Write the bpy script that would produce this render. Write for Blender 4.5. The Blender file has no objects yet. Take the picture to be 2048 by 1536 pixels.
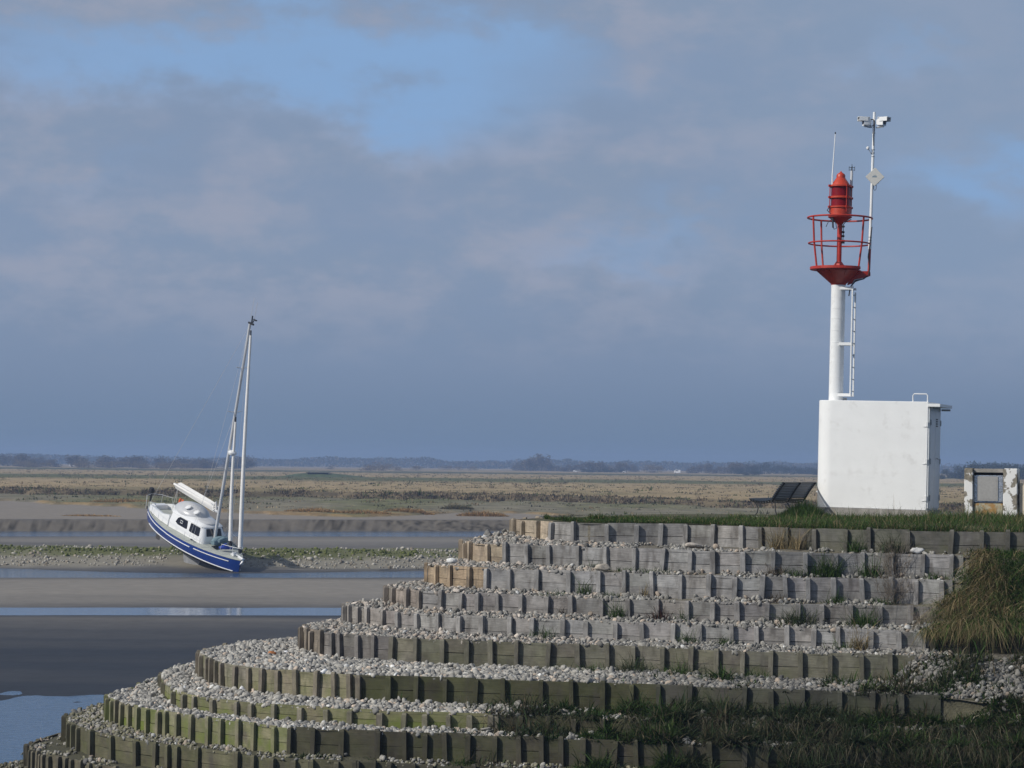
import bpy, bmesh, math, random
import numpy as np
from mathutils import Vector, Matrix
random.seed(7)
rng = np.random.default_rng(7)
scene = bpy.context.scene
col = scene.collection
rad = math.radians

# ------------------------------------------------------------------ helpers
def tag(o, label=None, cat=None, group=None, kind=None):
    if label: o['label'] = label
    if cat: o['category'] = cat
    if group: o['group'] = group
    if kind: o['kind'] = kind
    return o

def empty(name, loc=(0, 0, 0), label=None, cat=None, group=None):
    o = bpy.data.objects.new(name, None)
    o.empty_display_size = 0.2
    col.objects.link(o)
    o.location = loc
    return tag(o, label, cat, group)

def link(name, me, mat, parent=None):
    o = bpy.data.objects.new(name, me)
    col.objects.link(o)
    if mat is not None and not me.materials:
        me.materials.append(mat)
    if parent is not None:
        o.parent = parent
    return o

class MB:
    """collects shapes into one mesh"""
    def __init__(self):
        self.v = []; self.f = []; self.c = []; self.uv = []
    def add(self, vs, fs, c=None, uvs=None):
        b = len(self.v)
        self.v += [tuple(v) for v in vs]
        self.f += [tuple(i + b for i in f) for f in fs]
        self.c += [c if c is not None else (1, 1, 1, 1)] * len(vs)
        self.uv += uvs if uvs is not None else [None] * len(fs)
    def box(self, c, size, M=None, colr=None):
        sx, sy, sz = [s / 2 for s in size]
        vs = [Vector((x, y, z)) for z in (-sz, sz) for y in (-sy, sy) for x in (-sx, sx)]
        if M is not None: vs = [M @ v for v in vs]
        vs = [v + Vector(c) for v in vs]
        self.add(vs, [(0, 2, 3, 1), (4, 5, 7, 6), (0, 1, 5, 4), (2, 6, 7, 3), (0, 4, 6, 2), (1, 3, 7, 5)], colr)
    def tube(self, pts, r, n=10, cap=True, closed=False, colr=None):
        pts = [Vector(p) for p in pts]
        rs = r if isinstance(r, (list, tuple)) else [r] * len(pts)
        vs = []; N = len(pts); prev = None
        for i, p in enumerate(pts):
            if closed: d = (pts[(i + 1) % N] - pts[i - 1])
            else: d = pts[min(i + 1, N - 1)] - pts[max(i - 1, 0)]
            d.normalize()
            if prev is None:
                a = d.orthogonal().normalized()
            else:
                a = (prev - d * prev.dot(d)).normalized()
            prev = a
            b = d.cross(a)
            for k in range(n):
                t = 2 * math.pi * k / n
                vs.append(p + (a * math.cos(t) + b * math.sin(t)) * rs[i])
        fs = []
        for i in range(N if closed else N - 1):
            j = (i + 1) % N
            for k in range(n):
                k2 = (k + 1) % n
                fs.append((i * n + k, i * n + k2, j * n + k2, j * n + k))
        if cap and not closed:
            fs.append(tuple(range(n - 1, -1, -1)))
            fs.append(tuple((N - 1) * n + k for k in range(n)))
        self.add(vs, fs, colr)
    def lathe(self, prof, n=32, c=(0, 0, 0), M=None):
        vs = []; fs = []
        for (r, z) in prof:
            for k in range(n):
                t = 2 * math.pi * k / n
                v = Vector((r * math.cos(t), r * math.sin(t), z))
                if M is not None: v = M @ v
                vs.append(v + Vector(c))
        for i in range(len(prof) - 1):
            for k in range(n):
                k2 = (k + 1) % n
                fs.append((i * n + k, i * n + k2, (i + 1) * n + k2, (i + 1) * n + k))
        fs.append(tuple(range(n - 1, -1, -1)))
        fs.append(tuple((len(prof) - 1) * n + k for k in range(n)))
        self.add(vs, fs)
    def prism(self, poly, z0, z1, n0=None):
        """polygon in xy extruded along z"""
        n = len(poly)
        vs = [(x, y, z0) for x, y in poly] + [(x, y, z1) for x, y in poly]
        fs = [tuple(range(n - 1, -1, -1)), tuple(range(n, 2 * n))]
        fs += [(i, (i + 1) % n, n + (i + 1) % n, n + i) for i in range(n)]
        self.add(vs, fs)
    def loft(self, rings, cap0=True, cap1=True):
        n = len(rings[0]); vs = [p for r in rings for p in r]; fs = []
        for i in range(len(rings) - 1):
            for k in range(n):
                k2 = (k + 1) % n
                fs.append((i * n + k, i * n + k2, (i + 1) * n + k2, (i + 1) * n + k))
        if cap0: fs.append(tuple(range(n - 1, -1, -1)))
        if cap1: fs.append(tuple((len(rings) - 1) * n + k for k in range(n)))
        self.add(vs, fs)
    def build(self, name, mat, parent=None, smooth=False, bevel=0.0, colors=False, angle=35):
        me = bpy.data.meshes.new(name)
        me.from_pydata([tuple(v) for v in self.v], [], self.f)
        if colors:
            a = me.color_attributes.new('Col', 'FLOAT_COLOR', 'POINT')
            a.data.foreach_set('color', np.array(self.c, dtype=np.float32).ravel())
        if any(u is not None for u in self.uv):
            ul = me.uv_layers.new(name='UVMap')
            flat = []
            for f, u in zip(self.f, self.uv):
                flat += u if u is not None else [(0, 0)] * len(f)
            ul.data.foreach_set('uv', np.array(flat, dtype=np.float32).ravel())
        bm = bmesh.new(); bm.from_mesh(me)
        bmesh.ops.recalc_face_normals(bm, faces=bm.faces)
        if bevel > 0:
            es = [e for e in bm.edges if len(e.link_faces) == 2 and e.calc_face_angle(0) > rad(40)]
            if es:
                bmesh.ops.bevel(bm, geom=es, offset=bevel, segments=2, affect='EDGES', clamp_overlap=True)
        if smooth:
            for f in bm.faces: f.smooth = True
            for e in bm.edges:
                e.smooth = not (len(e.link_faces) == 2 and e.calc_face_angle(0) > rad(angle))
        bm.to_mesh(me); bm.free()
        return link(name, me, mat, parent)

def np_mesh(name, V, F, C=None, mat=None, smooth=False, parent=None):
    """fast mesh from arrays; F is a list of (n,k) index arrays"""
    me = bpy.data.meshes.new(name)
    V = np.asarray(V, dtype=np.float32)
    me.vertices.add(len(V)); me.vertices.foreach_set('co', V.ravel())
    loops = np.concatenate([f.ravel() for f in F]).astype(np.int32)
    tot = np.concatenate([np.full(len(f), f.shape[1], dtype=np.int32) for f in F])
    st = np.concatenate([[0], np.cumsum(tot)[:-1]]).astype(np.int32)
    me.loops.add(len(loops)); me.loops.foreach_set('vertex_index', loops)
    me.polygons.add(len(tot)); me.polygons.foreach_set('loop_start', st); me.polygons.foreach_set('loop_total', tot)
    if smooth: me.polygons.foreach_set('use_smooth', np.ones(len(tot), dtype=bool))
    if C is not None:
        C = np.asarray(C, dtype=np.float32)
        if C.shape[1] == 3: C = np.concatenate([C, np.ones((len(C), 1), np.float32)], 1)
        a = me.color_attributes.new('Col', 'FLOAT_COLOR', 'POINT')
        a.data.foreach_set('color', C.ravel())
    me.update(calc_edges=True); me.validate()
    return link(name, me, mat, parent)

# ---- value noise (used for relief and for natural colour variation)
_perm = np.random.default_rng(3).random((256, 256))
def vnoise(x, y):
    x = np.asarray(x, float); y = np.asarray(y, float)
    xi = np.floor(x).astype(int); yi = np.floor(y).astype(int)
    fx = x - xi; fy = y - yi
    fx = fx * fx * (3 - 2 * fx); fy = fy * fy * (3 - 2 * fy)
    g = lambda a, b: _perm[a & 255, b & 255]
    return (g(xi, yi) * (1 - fx) + g(xi + 1, yi) * fx) * (1 - fy) + (g(xi, yi + 1) * (1 - fx) + g(xi + 1, yi + 1) * fx) * fy
def fbm(x, y, o=4):
    s = 0; a = 0.5; t = 0
    for i in range(o):
        s = s + a * vnoise(x * 2 ** i + 17 * i, y * 2 ** i + 31 * i); t += a; a *= 0.5
    return s / t
def sstep(a, b, x):
    t = np.clip((x - a) / (b - a), 0, 1); return t * t * (3 - 2 * t)

# ------------------------------------------------------------------ materials
def nodes_of(m):
    m.use_nodes = True
    nt = m.node_tree
    return nt, nt.nodes['Principled BSDF'], nt.nodes['Material Output']

def basic(name, c, rough=0.6, metal=0.0, var=0.12, scale=4.0, bump=0.0, bscale=30.0, spec=0.5, coat=0.0, dirt=None, dscale=1.5, damt=0.5, dlo=.55):
    m = bpy.data.materials.new(name)
    nt, bs, out = nodes_of(m); N = nt.nodes; L = nt.links
    tc = N.new('ShaderNodeTexCoord')
    no = N.new('ShaderNodeTexNoise'); no.inputs['Scale'].default_value = scale; no.inputs['Detail'].default_value = 5
    L.new(tc.outputs['Object'], no.inputs['Vector'])
    mr = N.new('ShaderNodeMapRange'); mr.inputs['From Min'].default_value = 0.3; mr.inputs['From Max'].default_value = 0.7
    mr.inputs['To Min'].default_value = 1 - var; mr.inputs['To Max'].default_value = 1 + var
    L.new(no.outputs['Fac'], mr.inputs['Value'])
    mx = N.new('ShaderNodeMix'); mx.data_type = 'RGBA'; mx.blend_type = 'MULTIPLY'; mx.inputs[0].default_value = 1
    mx.inputs[6].default_value = (*c, 1)
    L.new(mr.outputs[0], mx.inputs[7])
    last = mx.outputs[2]
    if dirt is not None:
        n2 = N.new('ShaderNodeTexNoise'); n2.inputs['Scale'].default_value = dscale; n2.inputs['Detail'].default_value = 8; n2.inputs['Roughness'].default_value = 0.7
        L.new(tc.outputs['Object'], n2.inputs['Vector'])
        r2 = N.new('ShaderNodeMapRange'); r2.inputs['From Min'].default_value = dlo; r2.inputs['From Max'].default_value = dlo + .2 if dlo > .5 else dlo + .08
        r2.inputs['To Max'].default_value = damt
        L.new(n2.outputs['Fac'], r2.inputs['Value'])
        m2 = N.new('ShaderNodeMix'); m2.data_type = 'RGBA'
        L.new(r2.outputs[0], m2.inputs[0]); L.new(last, m2.inputs[6]); m2.inputs[7].default_value = (*dirt, 1)
        last = m2.outputs[2]
    L.new(last, bs.inputs['Base Color'])
    bs.inputs['Roughness'].default_value = rough
    bs.inputs['Metallic'].default_value = metal
    bs.inputs['Specular IOR Level'].default_value = spec
    bs.inputs['Coat Weight'].default_value = coat
    if bump > 0:
        n3 = N.new('ShaderNodeTexNoise'); n3.inputs['Scale'].default_value = bscale; n3.inputs['Detail'].default_value = 6
        L.new(tc.outputs['Object'], n3.inputs['Vector'])
        bp = N.new('ShaderNodeBump'); bp.inputs['Strength'].default_value = bump; bp.inputs['Distance'].default_value = 0.02
        L.new(n3.outputs['Fac'], bp.inputs['Height']); L.new(bp.outputs[0], bs.inputs['Normal'])
    return m

def attr_mat(name, rough=0.85, var=0.2, scale=8.0, bump=0.0, bscale=20.0, bdist=0.05, transl=0.0, spec=0.3, alpha_rough=False):
    """colour from the mesh's own colour attribute, broken up by noise"""
    m = bpy.data.materials.new(name)
    nt, bs, out = nodes_of(m); N = nt.nodes; L = nt.links
    at = N.new('ShaderNodeAttribute'); at.attribute_name = 'Col'
    tc = N.new('ShaderNodeTexCoord')
    no = N.new('ShaderNodeTexNoise'); no.inputs['Scale'].default_value = scale; no.inputs['Detail'].default_value = 6; no.inputs['Roughness'].default_value = 0.65
    L.new(tc.outputs['Object'], no.inputs['Vector'])
    mr = N.new('ShaderNodeMapRange'); mr.inputs['From Min'].default_value = 0.3; mr.inputs['From Max'].default_value = 0.7
    mr.inputs['To Min'].default_value = 1 - var; mr.inputs['To Max'].default_value = 1 + var
    L.new(no.outputs['Fac'], mr.inputs['Value'])
    mx = N.new('ShaderNodeMix'); mx.data_type = 'RGBA'; mx.blend_type = 'MULTIPLY'; mx.inputs[0].default_value = 1
    L.new(at.outputs['Color'], mx.inputs[6]); L.new(mr.outputs[0], mx.inputs[7])
    L.new(mx.outputs[2], bs.inputs['Base Color'])
    bs.inputs['Roughness'].default_value = rough
    bs.inputs['Specular IOR Level'].default_value = spec
    if alpha_rough:
        L.new(at.outputs['Alpha'], bs.inputs['Roughness'])
    if bump > 0:
        n3 = N.new('ShaderNodeTexNoise'); n3.inputs['Scale'].default_value = bscale; n3.inputs['Detail'].default_value = 8
        L.new(tc.outputs['Object'], n3.inputs['Vector'])
        bp = N.new('ShaderNodeBump'); bp.inputs['Strength'].default_value = bump; bp.inputs['Distance'].default_value = bdist
        L.new(n3.outputs['Fac'], bp.inputs['Height']); L.new(bp.outputs[0], bs.inputs['Normal'])
    if transl > 0:
        tr = N.new('ShaderNodeBsdfTranslucent'); L.new(mx.outputs[2], tr.inputs['Color'])
        ms = N.new('ShaderNodeMixShader'); ms.inputs[0].default_value = transl
        L.new(bs.outputs[0], ms.inputs[1]); L.new(tr.outputs[0], ms.inputs[2]); L.new(ms.outputs[0], out.inputs['Surface'])
    return m

def wood_mat():
    """weathered oak: UV u runs along the grain, v across; Col = plank colour, alpha = algae on it"""
    m = bpy.data.materials.new('weathered_timber')
    nt, bs, out = nodes_of(m); N = nt.nodes; L = nt.links
    at = N.new('ShaderNodeAttribute'); at.attribute_name = 'Col'
    uv = N.new('ShaderNodeUVMap'); uv.uv_map = 'UVMap'
    mp = N.new('ShaderNodeMapping'); mp.inputs['Scale'].default_value = (1.6, 26, 1)
    L.new(uv.outputs[0], mp.inputs['Vector'])
    g = N.new('ShaderNodeTexNoise'); g.inputs['Scale'].default_value = 2.0; g.inputs['Detail'].default_value = 8; g.inputs['Roughness'].default_value = 0.7
    L.new(mp.outputs[0], g.inputs['Vector'])
    tc = N.new('ShaderNodeTexCoord')
    b = N.new('ShaderNodeTexNoise'); b.inputs['Scale'].default_value = 3.2; b.inputs['Detail'].default_value = 7; b.inputs['Roughness'].default_value = 0.65
    L.new(tc.outputs['Object'], b.inputs['Vector'])
    def mr(src, f0, f1, t0, t1):
        r = N.new('ShaderNodeMapRange'); r.inputs['From Min'].default_value = f0; r.inputs['From Max'].default_value = f1
        r.inputs['To Min'].default_value = t0; r.inputs['To Max'].default_value = t1
        L.new(src, r.inputs['Value']); return r.outputs[0]
    k1 = mr(g.outputs['Fac'], .3, .7, .62, 1.26); k2 = mr(b.outputs['Fac'], .3, .7, .62, 1.28)
    mm = N.new('ShaderNodeMath'); mm.operation = 'MULTIPLY'; L.new(k1, mm.inputs[0]); L.new(k2, mm.inputs[1])
    mx = N.new('ShaderNodeMix'); mx.data_type = 'RGBA'; mx.blend_type = 'MULTIPLY'; mx.inputs[0].default_value = 1
    L.new(at.outputs['Color'], mx.inputs[6]); L.new(mm.outputs[0], mx.inputs[7])
    # dark water stains
    st = N.new('ShaderNodeTexNoise'); st.inputs['Scale'].default_value = 5; st.inputs['Detail'].default_value = 5
    mp2 = N.new('ShaderNodeMapping'); mp2.inputs['Scale'].default_value = (1, 1, 0.35); L.new(tc.outputs['Object'], mp2.inputs['Vector'])
    L.new(mp2.outputs[0], st.inputs['Vector'])
    sm = mr(st.outputs['Fac'], .52, .70, 0, .65)
    m3 = N.new('ShaderNodeMix'); m3.data_type = 'RGBA'; L.new(sm, m3.inputs[0]); L.new(mx.outputs[2], m3.inputs[6]); m3.inputs[7].default_value = (.07, .062, .055, 1)
    # algae
    al = N.new('ShaderNodeTexNoise'); al.inputs['Scale'].default_value = 2.2; al.inputs['Detail'].default_value = 6
    L.new(tc.outputs['Object'], al.inputs['Vector'])
    a1 = mr(al.outputs['Fac'], .32, .62, 0, 1.0)
    a2 = N.new('ShaderNodeMath'); a2.operation = 'MULTIPLY'; L.new(a1, a2.inputs[0]); L.new(at.outputs['Alpha'], a2.inputs[1])
    m4 = N.new('ShaderNodeMix'); m4.data_type = 'RGBA'; L.new(a2.outputs[0], m4.inputs[0]); L.new(m3.outputs[2], m4.inputs[6]); m4.inputs[7].default_value = (.13, .165, .035, 1)
    L.new(m4.outputs[2], bs.inputs['Base Color'])
    bs.inputs['Roughness'].default_value = .85; bs.inputs['Specular IOR Level'].default_value = .25
    bp = N.new('ShaderNodeBump'); bp.inputs['Strength'].default_value = .5; bp.inputs['Distance'].default_value = .012
    L.new(g.outputs['Fac'], bp.inputs['Height']); L.new(bp.outputs[0], bs.inputs['Normal'])
    return m

M_white = basic('white_painted_render', (.80, .81, .80), .55, var=.03, scale=2.2, bump=.12, bscale=14, dirt=(.46, .44, .41), dscale=2.4, damt=.5)
M_whitemetal = basic('white_painted_steel', (.78, .79, .78), .38, var=.04, scale=9, dirt=(.45, .40, .34), dscale=6, damt=.35)
M_greydoor = basic('white_door_paint', (.70, .72, .74), .45, var=.05, scale=5)
M_red = basic('red_painted_steel', (.40, .030, .016), .42, var=.20, scale=7, dirt=(.28, .03, .015), dscale=5, damt=.6)
M_orange = basic('orange_red_paint', (.48, .050, .020), .40, var=.16, scale=9, dirt=(.30, .05, .03), dscale=6, damt=.5)
M_redglass = basic('red_lantern_glass', (.20, .006, .012), .35, var=.08, scale=12, spec=.25)
M_concrete = basic('rough_concrete', (.30, .285, .26), .9, var=.22, scale=5, bump=.5, bscale=22)
M_black = basic('black_rubber', (.018, .018, .02), .5, var=.1)
M_cable = basic('black_cable', (.03, .03, .035), .45, var=.1)
M_galv = basic('galvanised_steel', (.42, .44, .45), .45, metal=.35, var=.14, scale=14)
M_panel = basic('off_white_panel', (.60, .59, .54), .5, var=.04)
M_greyplastic = basic('pale_grey_fibreglass', (.55, .57, .58), .5, var=.05)
M_lens = basic('camera_lens_glass', (.02, .022, .03), .08, var=.02)
M_bench = basic('dark_painted_slats', (.035, .042, .048), .34, var=.25, scale=14, coat=.2)
M_iron = basic('cast_iron', (.05, .052, .052), .45, metal=.3, var=.2, scale=20)
M_cream = basic('cream_cabinet', (.70, .60, .46), .5, var=.03)
M_tin = basic('dull_grey_cabinet_door', (.36, .355, .34), .5, metal=.2, var=.10, scale=18)
M_foil = basic('crumpled_silver_sheet', (.55, .58, .62), .25, metal=.75, var=.2, scale=24, bump=.6, bscale=26)
M_logo = basic('blue_grey_lettering', (.12, .22, .30), .5, var=.05)
M_wood = wood_mat()
M_stone = attr_mat('flint_and_chalk_cobbles', .85, .22, 22, bump=.3, bscale=45, bdist=.02)
M_soil = attr_mat('stony_soil', .95, .35, 9, bump=.6, bscale=24, bdist=.05)
M_grass = attr_mat('grass_blades', .7, .18, 3, transl=.3, spec=.25)
M_ground = attr_mat('wet_sand_and_mud', .6, .13, .9, bump=.35, bscale=1.6, bdist=.06, alpha_rough=True, spec=.18)
M_marsh = attr_mat('salt_marsh_turf', .95, .35, .35, bump=.7, bscale=1.2, bdist=.35, spec=.1)
M_far = attr_mat('bare_winter_foliage', .95, .25, .3, spec=.05)

# ------------------------------------------------------------------ camera
f_px = 5000.0
pitch = math.atan(.03252); roll = rad(.6)
cam = bpy.data.cameras.new('camera')
co = bpy.data.objects.new('camera', cam); col.objects.link(co)
Fw = Vector((0, math.cos(pitch), math.sin(pitch))); r0 = Vector((1, 0, 0)); u0 = Vector((0, -math.sin(pitch), math.cos(pitch)))
Rv = r0 * math.cos(roll) + u0 * math.sin(roll); Uv = u0 * math.cos(roll) - r0 * math.sin(roll)
co.matrix_world = Matrix(((Rv.x, Uv.x, -Fw.x, 0), (Rv.y, Uv.y, -Fw.y, 0), (Rv.z, Uv.z, -Fw.z, 7.0), (0, 0, 0, 1)))
cam.sensor_width = 36; cam.lens = 36 * f_px / 2048
cam.clip_start = 0.5; cam.clip_end = 20000
scene.camera = co
scene.render.resolution_x = 1024; scene.render.resolution_y = 768

# ------------------------------------------------------------------ light: late-winter sun from the left, behind the camera
EL = rad(35); SAZ = math.atan2(-.89, -.45)
sdir = Vector((math.sin(SAZ) * math.cos(EL), math.cos(SAZ) * math.cos(EL), math.sin(EL)))
sl = bpy.data.lights.new('sun', 'SUN'); sl.energy = 3.3; sl.angle = rad(.5); sl.color = (1, .955, .88)
so = bpy.data.objects.new('sun', sl); col.objects.link(so)
so.rotation_euler = sdir.to_track_quat('Z', 'Y').to_euler()
so.location = (-40, -20, 60)

def build_world():
    w = bpy.data.worlds.new('World'); scene.world = w; w.use_nodes = True
    nt = w.node_tree; N = nt.nodes; L = nt.links
    bg = N['Background']; bg.inputs['Strength'].default_value = 0.1
    sky = N.new('ShaderNodeTexSky'); sky.sky_type = 'NISHITA'; sky.sun_disc = False
    sky.sun_elevation = EL; sky.sun_rotation = SAZ; sky.air_density = 1.0; sky.dust_density = 1.5
    tc = N.new('ShaderNodeTexCoord')
    D = tc.outputs['Generated']
    def math_(op, a, b=None, c=None):
        n = N.new('ShaderNodeMath'); n.operation = op
        for i, v in enumerate((a, b, c)):
            if v is None: continue
            if isinstance(v, (int, float)): n.inputs[i].default_value = v
            else: L.new(v, n.inputs[i])
        return n.outputs[0]
    def noise(scale, detail, rough, sc=(1, 1, 2.4), loc=(0, 0, 0)):
        mp = N.new('ShaderNodeMapping'); mp.inputs['Scale'].default_value = sc; mp.inputs['Location'].default_value = loc
        L.new(D, mp.inputs['Vector'])
        n = N.new('ShaderNodeTexNoise'); n.inputs['Scale'].default_value = scale; n.inputs['Detail'].default_value = detail; n.inputs['Roughness'].default_value = rough
        L.new(mp.outputs[0], n.inputs['Vector']); return n.outputs['Fac']
    def mrange(v, a, b, c=0., d=1., smooth=True):
        n = N.new('ShaderNodeMapRange'); n.interpolation_type = 'SMOOTHSTEP' if smooth else 'LINEAR'
        for k, x in (('From Min', a), ('From Max', b), ('To Min', c), ('To Max', d)): n.inputs[k].default_value = x
        L.new(v, n.inputs['Value']); return n.outputs[0]
    def mix(fac, a, b):
        n = N.new('ShaderNodeMix'); n.data_type = 'RGBA'
        if isinstance(fac, (int, float)): n.inputs[0].default_value = fac
        else: L.new(fac, n.inputs[0])
        for i, v in ((6, a), (7, b)):
            if isinstance(v, tuple): n.inputs[i].default_value = (v[0] * 10, v[1] * 10, v[2] * 10, 1)
            else: L.new(v, n.inputs[i])
        return n.outputs[2]
    sep = N.new('ShaderNodeSeparateXYZ'); L.new(D, sep.inputs[0])
    az, el, yy = sep.outputs[0], sep.outputs[2], sep.outputs[1]
    n_big = noise(9, 4, .5)
    n_mid = noise(22, 7, .55, (1, 1, 1.9), (3, 1, 7))
    n_fine = noise(60, 6, .6, (1, 1, 2.2), (5, 2, 1))
    wa = math_('MULTIPLY', math_('SUBTRACT', n_mid, .5), .11)
    we = math_('ADD', math_('MULTIPLY', math_('SUBTRACT', n_big, .5), .05), math_('MULTIPLY', math_('SUBTRACT', n_mid, .5), .075))
    azw = math_('ADD', az, wa); elw = math_('ADD', el, we)
    def blob(a, e, sa, se, wgt):
        da = math_('DIVIDE', math_('SUBTRACT', azw, a), sa); de = math_('DIVIDE', math_('SUBTRACT', elw, e), se)
        q = math_('ADD', math_('MULTIPLY', da, da), math_('MULTIPLY', de, de))
        return math_('MULTIPLY', math_('EXPONENT', math_('MULTIPLY', q, -1)), wgt)
    m = None
    for b in SKY_HOLES:
        o = blob(*b); m = o if m is None else math_('ADD', m, o)
    m = math_('MULTIPLY', m, mrange(yy, 0, .3))
    blue_m = mrange(m, .0, 1.35)
    # cloud deck colours, low and dull towards the horizon, paler and warmer higher up
    c_low = mix(mrange(el, .0, .045), (.150, .220, .328), (.198, .267, .390))
    c_mid = mix(mrange(el, .03, .095), c_low, (.240, .312, .436))
    bill = mrange(math_('ADD', math_('MULTIPLY', n_mid, .7), math_('MULTIPLY', n_fine, .3)), .40, .64)
    hi = mrange(el, .025, .085)
    c_pale = mix(math_('MULTIPLY', bill, hi), c_mid, (.310, .350, .455))
    dark = mrange(math_('ADD', math_('MULTIPLY', n_big, .6), math_('MULTIPLY', n_mid, .4)), .58, .40)
    c_cl = mix(math_('MULTIPLY', dark, math_('MULTIPLY', hi, .75)), c_pale, (.222, .300, .440))
    # towards the right the deck turns a colder grey blue
    right = math_('MULTIPLY', mrange(az, .03, .16), mrange(el, .02, .09))
    c_cl = mix(math_('MULTIPLY', right, .65), c_cl, (.240, .328, .472))
    front = mix(blue_m, c_cl, (.238, .392, .640))
    # rest of the sky: blue with broken white cloud
    cov = mrange(n_big, .40, .62)
    upper = mix(math_('MULTIPLY', cov, .55), sky.outputs[0], (.42, .45, .50))
    final = mix(mrange(el, .22, .45), front, upper)
    L.new(final, bg.inputs['Color'])
SKY_HOLES = [(-.150, .160, .085, .016, .95), (-.035, .154, .075, .020, 1.05), (-.03, .135, .03, .014, .4), (.050, .094, .035, .010, .55), (.185, .118, .04, .016, 1.0), (.16, .168, .03, .008, .5), (-.165, .110, .03, .006, .25)]
build_world()
scene.view_settings.view_transform = 'Standard'; scene.view_settings.look = 'None'
scene.view_settings.exposure = 0.0; scene.view_settings.gamma = 1.0
scene.view_settings.use_curve_mapping = False
scene.cycles.volume_bounces = 1
scene.cycles.max_bounces = 8
scene.cycles.caustics_reflective = False; scene.cycles.caustics_refractive = False

# ------------------------------------------------------------------ estuary: mudflat, salt marsh, water
EX = [-400, -66, -33, -20, -12, -4, 4.5, 11.5, 21, 60, 400]
EY = [420, 325, 284, 269, 276, 296, 286, 254, 246, 244, 244]
BX = [-400, -40, -9, 19, 37, 400]; BY = [395, 383, 372, 347, 330, 300]
QX = [-60, 40, 60, 70, 73.5, 75.5, 79, 83, 100, 114, 117, 120, 123, 127, 140, 152, 156, 163, 171, 173, 176, 179, 184, 196, 213, 230, 246, 256, 265, 266, 267.8, 285, 330, 9000]
QZ = [-.9, -.6, -.3, -.05, -.014, 0, .014, .03, .06, .05, 0, -.06, 0, .05, .09, .05, 0, -.09, 0, .14, .60, .96, 1.0, .85, .45, .2, 0, -.10, -.04, .12, 1.13, 1.25, 1.55, 1.6]
def ground_z(x, y):
    q = y / (1 + .0015 * np.clip(x, -150, 150))
    nq = (fbm(x * .05, y * .03, 3) - .5)
    amp = np.interp(q, [60, 110, 150, 240, 262, 275], [3, 1.0, 2.0, 3, 1.2, 3])
    qq = q + nq * amp
    cut = np.exp(-((q - 266.5) / 2.5) ** 2)
    qq = qq + cut * (vnoise(x * 2.9, y * .7) - .5) * .45 + cut * (vnoise(x * .3, y * .1) - .5) * .5
    sh = np.interp(x, [-34, -17, 40], [0, 5.5, 4.5]) * sstep(157, 165, q) * (1 - sstep(188, 214, q))
    qq = qq + sh
    z = np.interp(qq, QX, QZ)
    q = q + sh
    z = z + np.interp(q, [168, 174, 182, 200, 220], [0, .10, .14, .10, 0]) * (vnoise(x * .9, y * .5) - .5)
    z = z + .012 * (fbm(x * .35, y * .35, 3) - .5) * np.where(q > 78, 1, 0)
    z = z + (.03 * (fbm(x * .4, y * 1.1, 2) - .5) + .06 * (fbm(x * 1.6, y * .62, 2) - .5)) * np.exp(-((q - 74) / 5) ** 2)
    z = z + .20 * np.exp(-((x + 20.5) / 6) ** 2 - ((y - 163) / 5) ** 2)
    ye = np.interp(x, EX, EY) + (fbm(x * .16, x * 0 + 3, 3) - .5) * 16 + (vnoise(x * .8, y * .1) - .5) * 4
    yb = np.interp(x, BX, BY) + (fbm(x * .10, x * 0 + 9, 4) - .5) * 26
    e = sstep(0, 3.0, y - ye)
    z = z + e * (.22 + .35 * (fbm(x * .3, y * .12, 4) - .4))
    b = sstep(0, 6.5, y - yb)
    z = z + b * (.85 + .30 * (fbm(x * .12, y * .05, 3) - .5))
    return z, q, y - ye, y - yb

ys = np.concatenate([np.linspace(-60, 58, 18), np.arange(60, 128, .8), np.arange(128, 262, 1.2), np.arange(262, 276, .3), np.arange(276, 420, 1.0), 420 * 1.018 ** np.arange(0, 175)])
ul = np.concatenate([np.linspace(-1, -.36, 34)[:-1], np.linspace(-.36, .36, 520), np.linspace(.36, 1, 34)[1:]])
YY, UU = np.meshgrid(ys, ul, indexing='ij')
XX = UU * (70 + .62 * np.abs(YY))
ZZ, QQ, EE, BB = ground_z(XX, YY)
# --- what the surface itself is made of (wet silt, dry sand, seaweed, turf)
def lerpc(a, b, t): return a + (b - a) * t[..., None]
def ccol(*c): return np.array(c, float)
n1 = fbm(XX * .06, YY * .03, 4); n2 = fbm(XX * .3, YY * .12, 3); n3 = fbm(XX * .02, YY * .008, 3)
C = np.zeros(XX.shape + (3,)) + ccol(.262, .240, .206)
wet = np.interp(QQ + (n1 - .5) * 10, [70, 88, 106, 114, 116, 120, 126, 134, 150, 156, 165, 172, 213, 222, 240, 250, 265], [1, 1, .90, .62, .9, 1, .35, .12, .18, .7, 1, .7, .35, .25, .45, .9, .6])
wet = np.clip(wet + (fbm(XX * .05, YY * .35, 4) - .5) * .22 * (QQ > 76) * (QQ < 240), 0, 1)
C = lerpc(C, ccol(.019, .024, .033), wet * .96)
RO = np.interp(wet, [0, .5, 1], [.85, .75, .62])
peb = sstep(170.5, 173, QQ + (n2 - .5) * 3) * (1 - sstep(183, 188, QQ + (n2 - .5) * 6))
C = lerpc(C, ccol(.26, .24, .19), peb * .8)
weed = sstep(175.5, 177.5, QQ + (n2 - .5) * 3) * (1 - sstep(184, 190, QQ + (n1 - .5) * 6)) * np.clip(.35 + (n1 - .38) * 4, 0, 1)
C = lerpc(C, ccol(.105, .115, .035), weed * .9)
cutc = sstep(264.5, 266, QQ) * (1 - sstep(267.6, 269.4, QQ + (n2 - .5) * 1.2))
n4 = fbm(XX * 3.1, YY * 3.4, 2)
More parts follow.
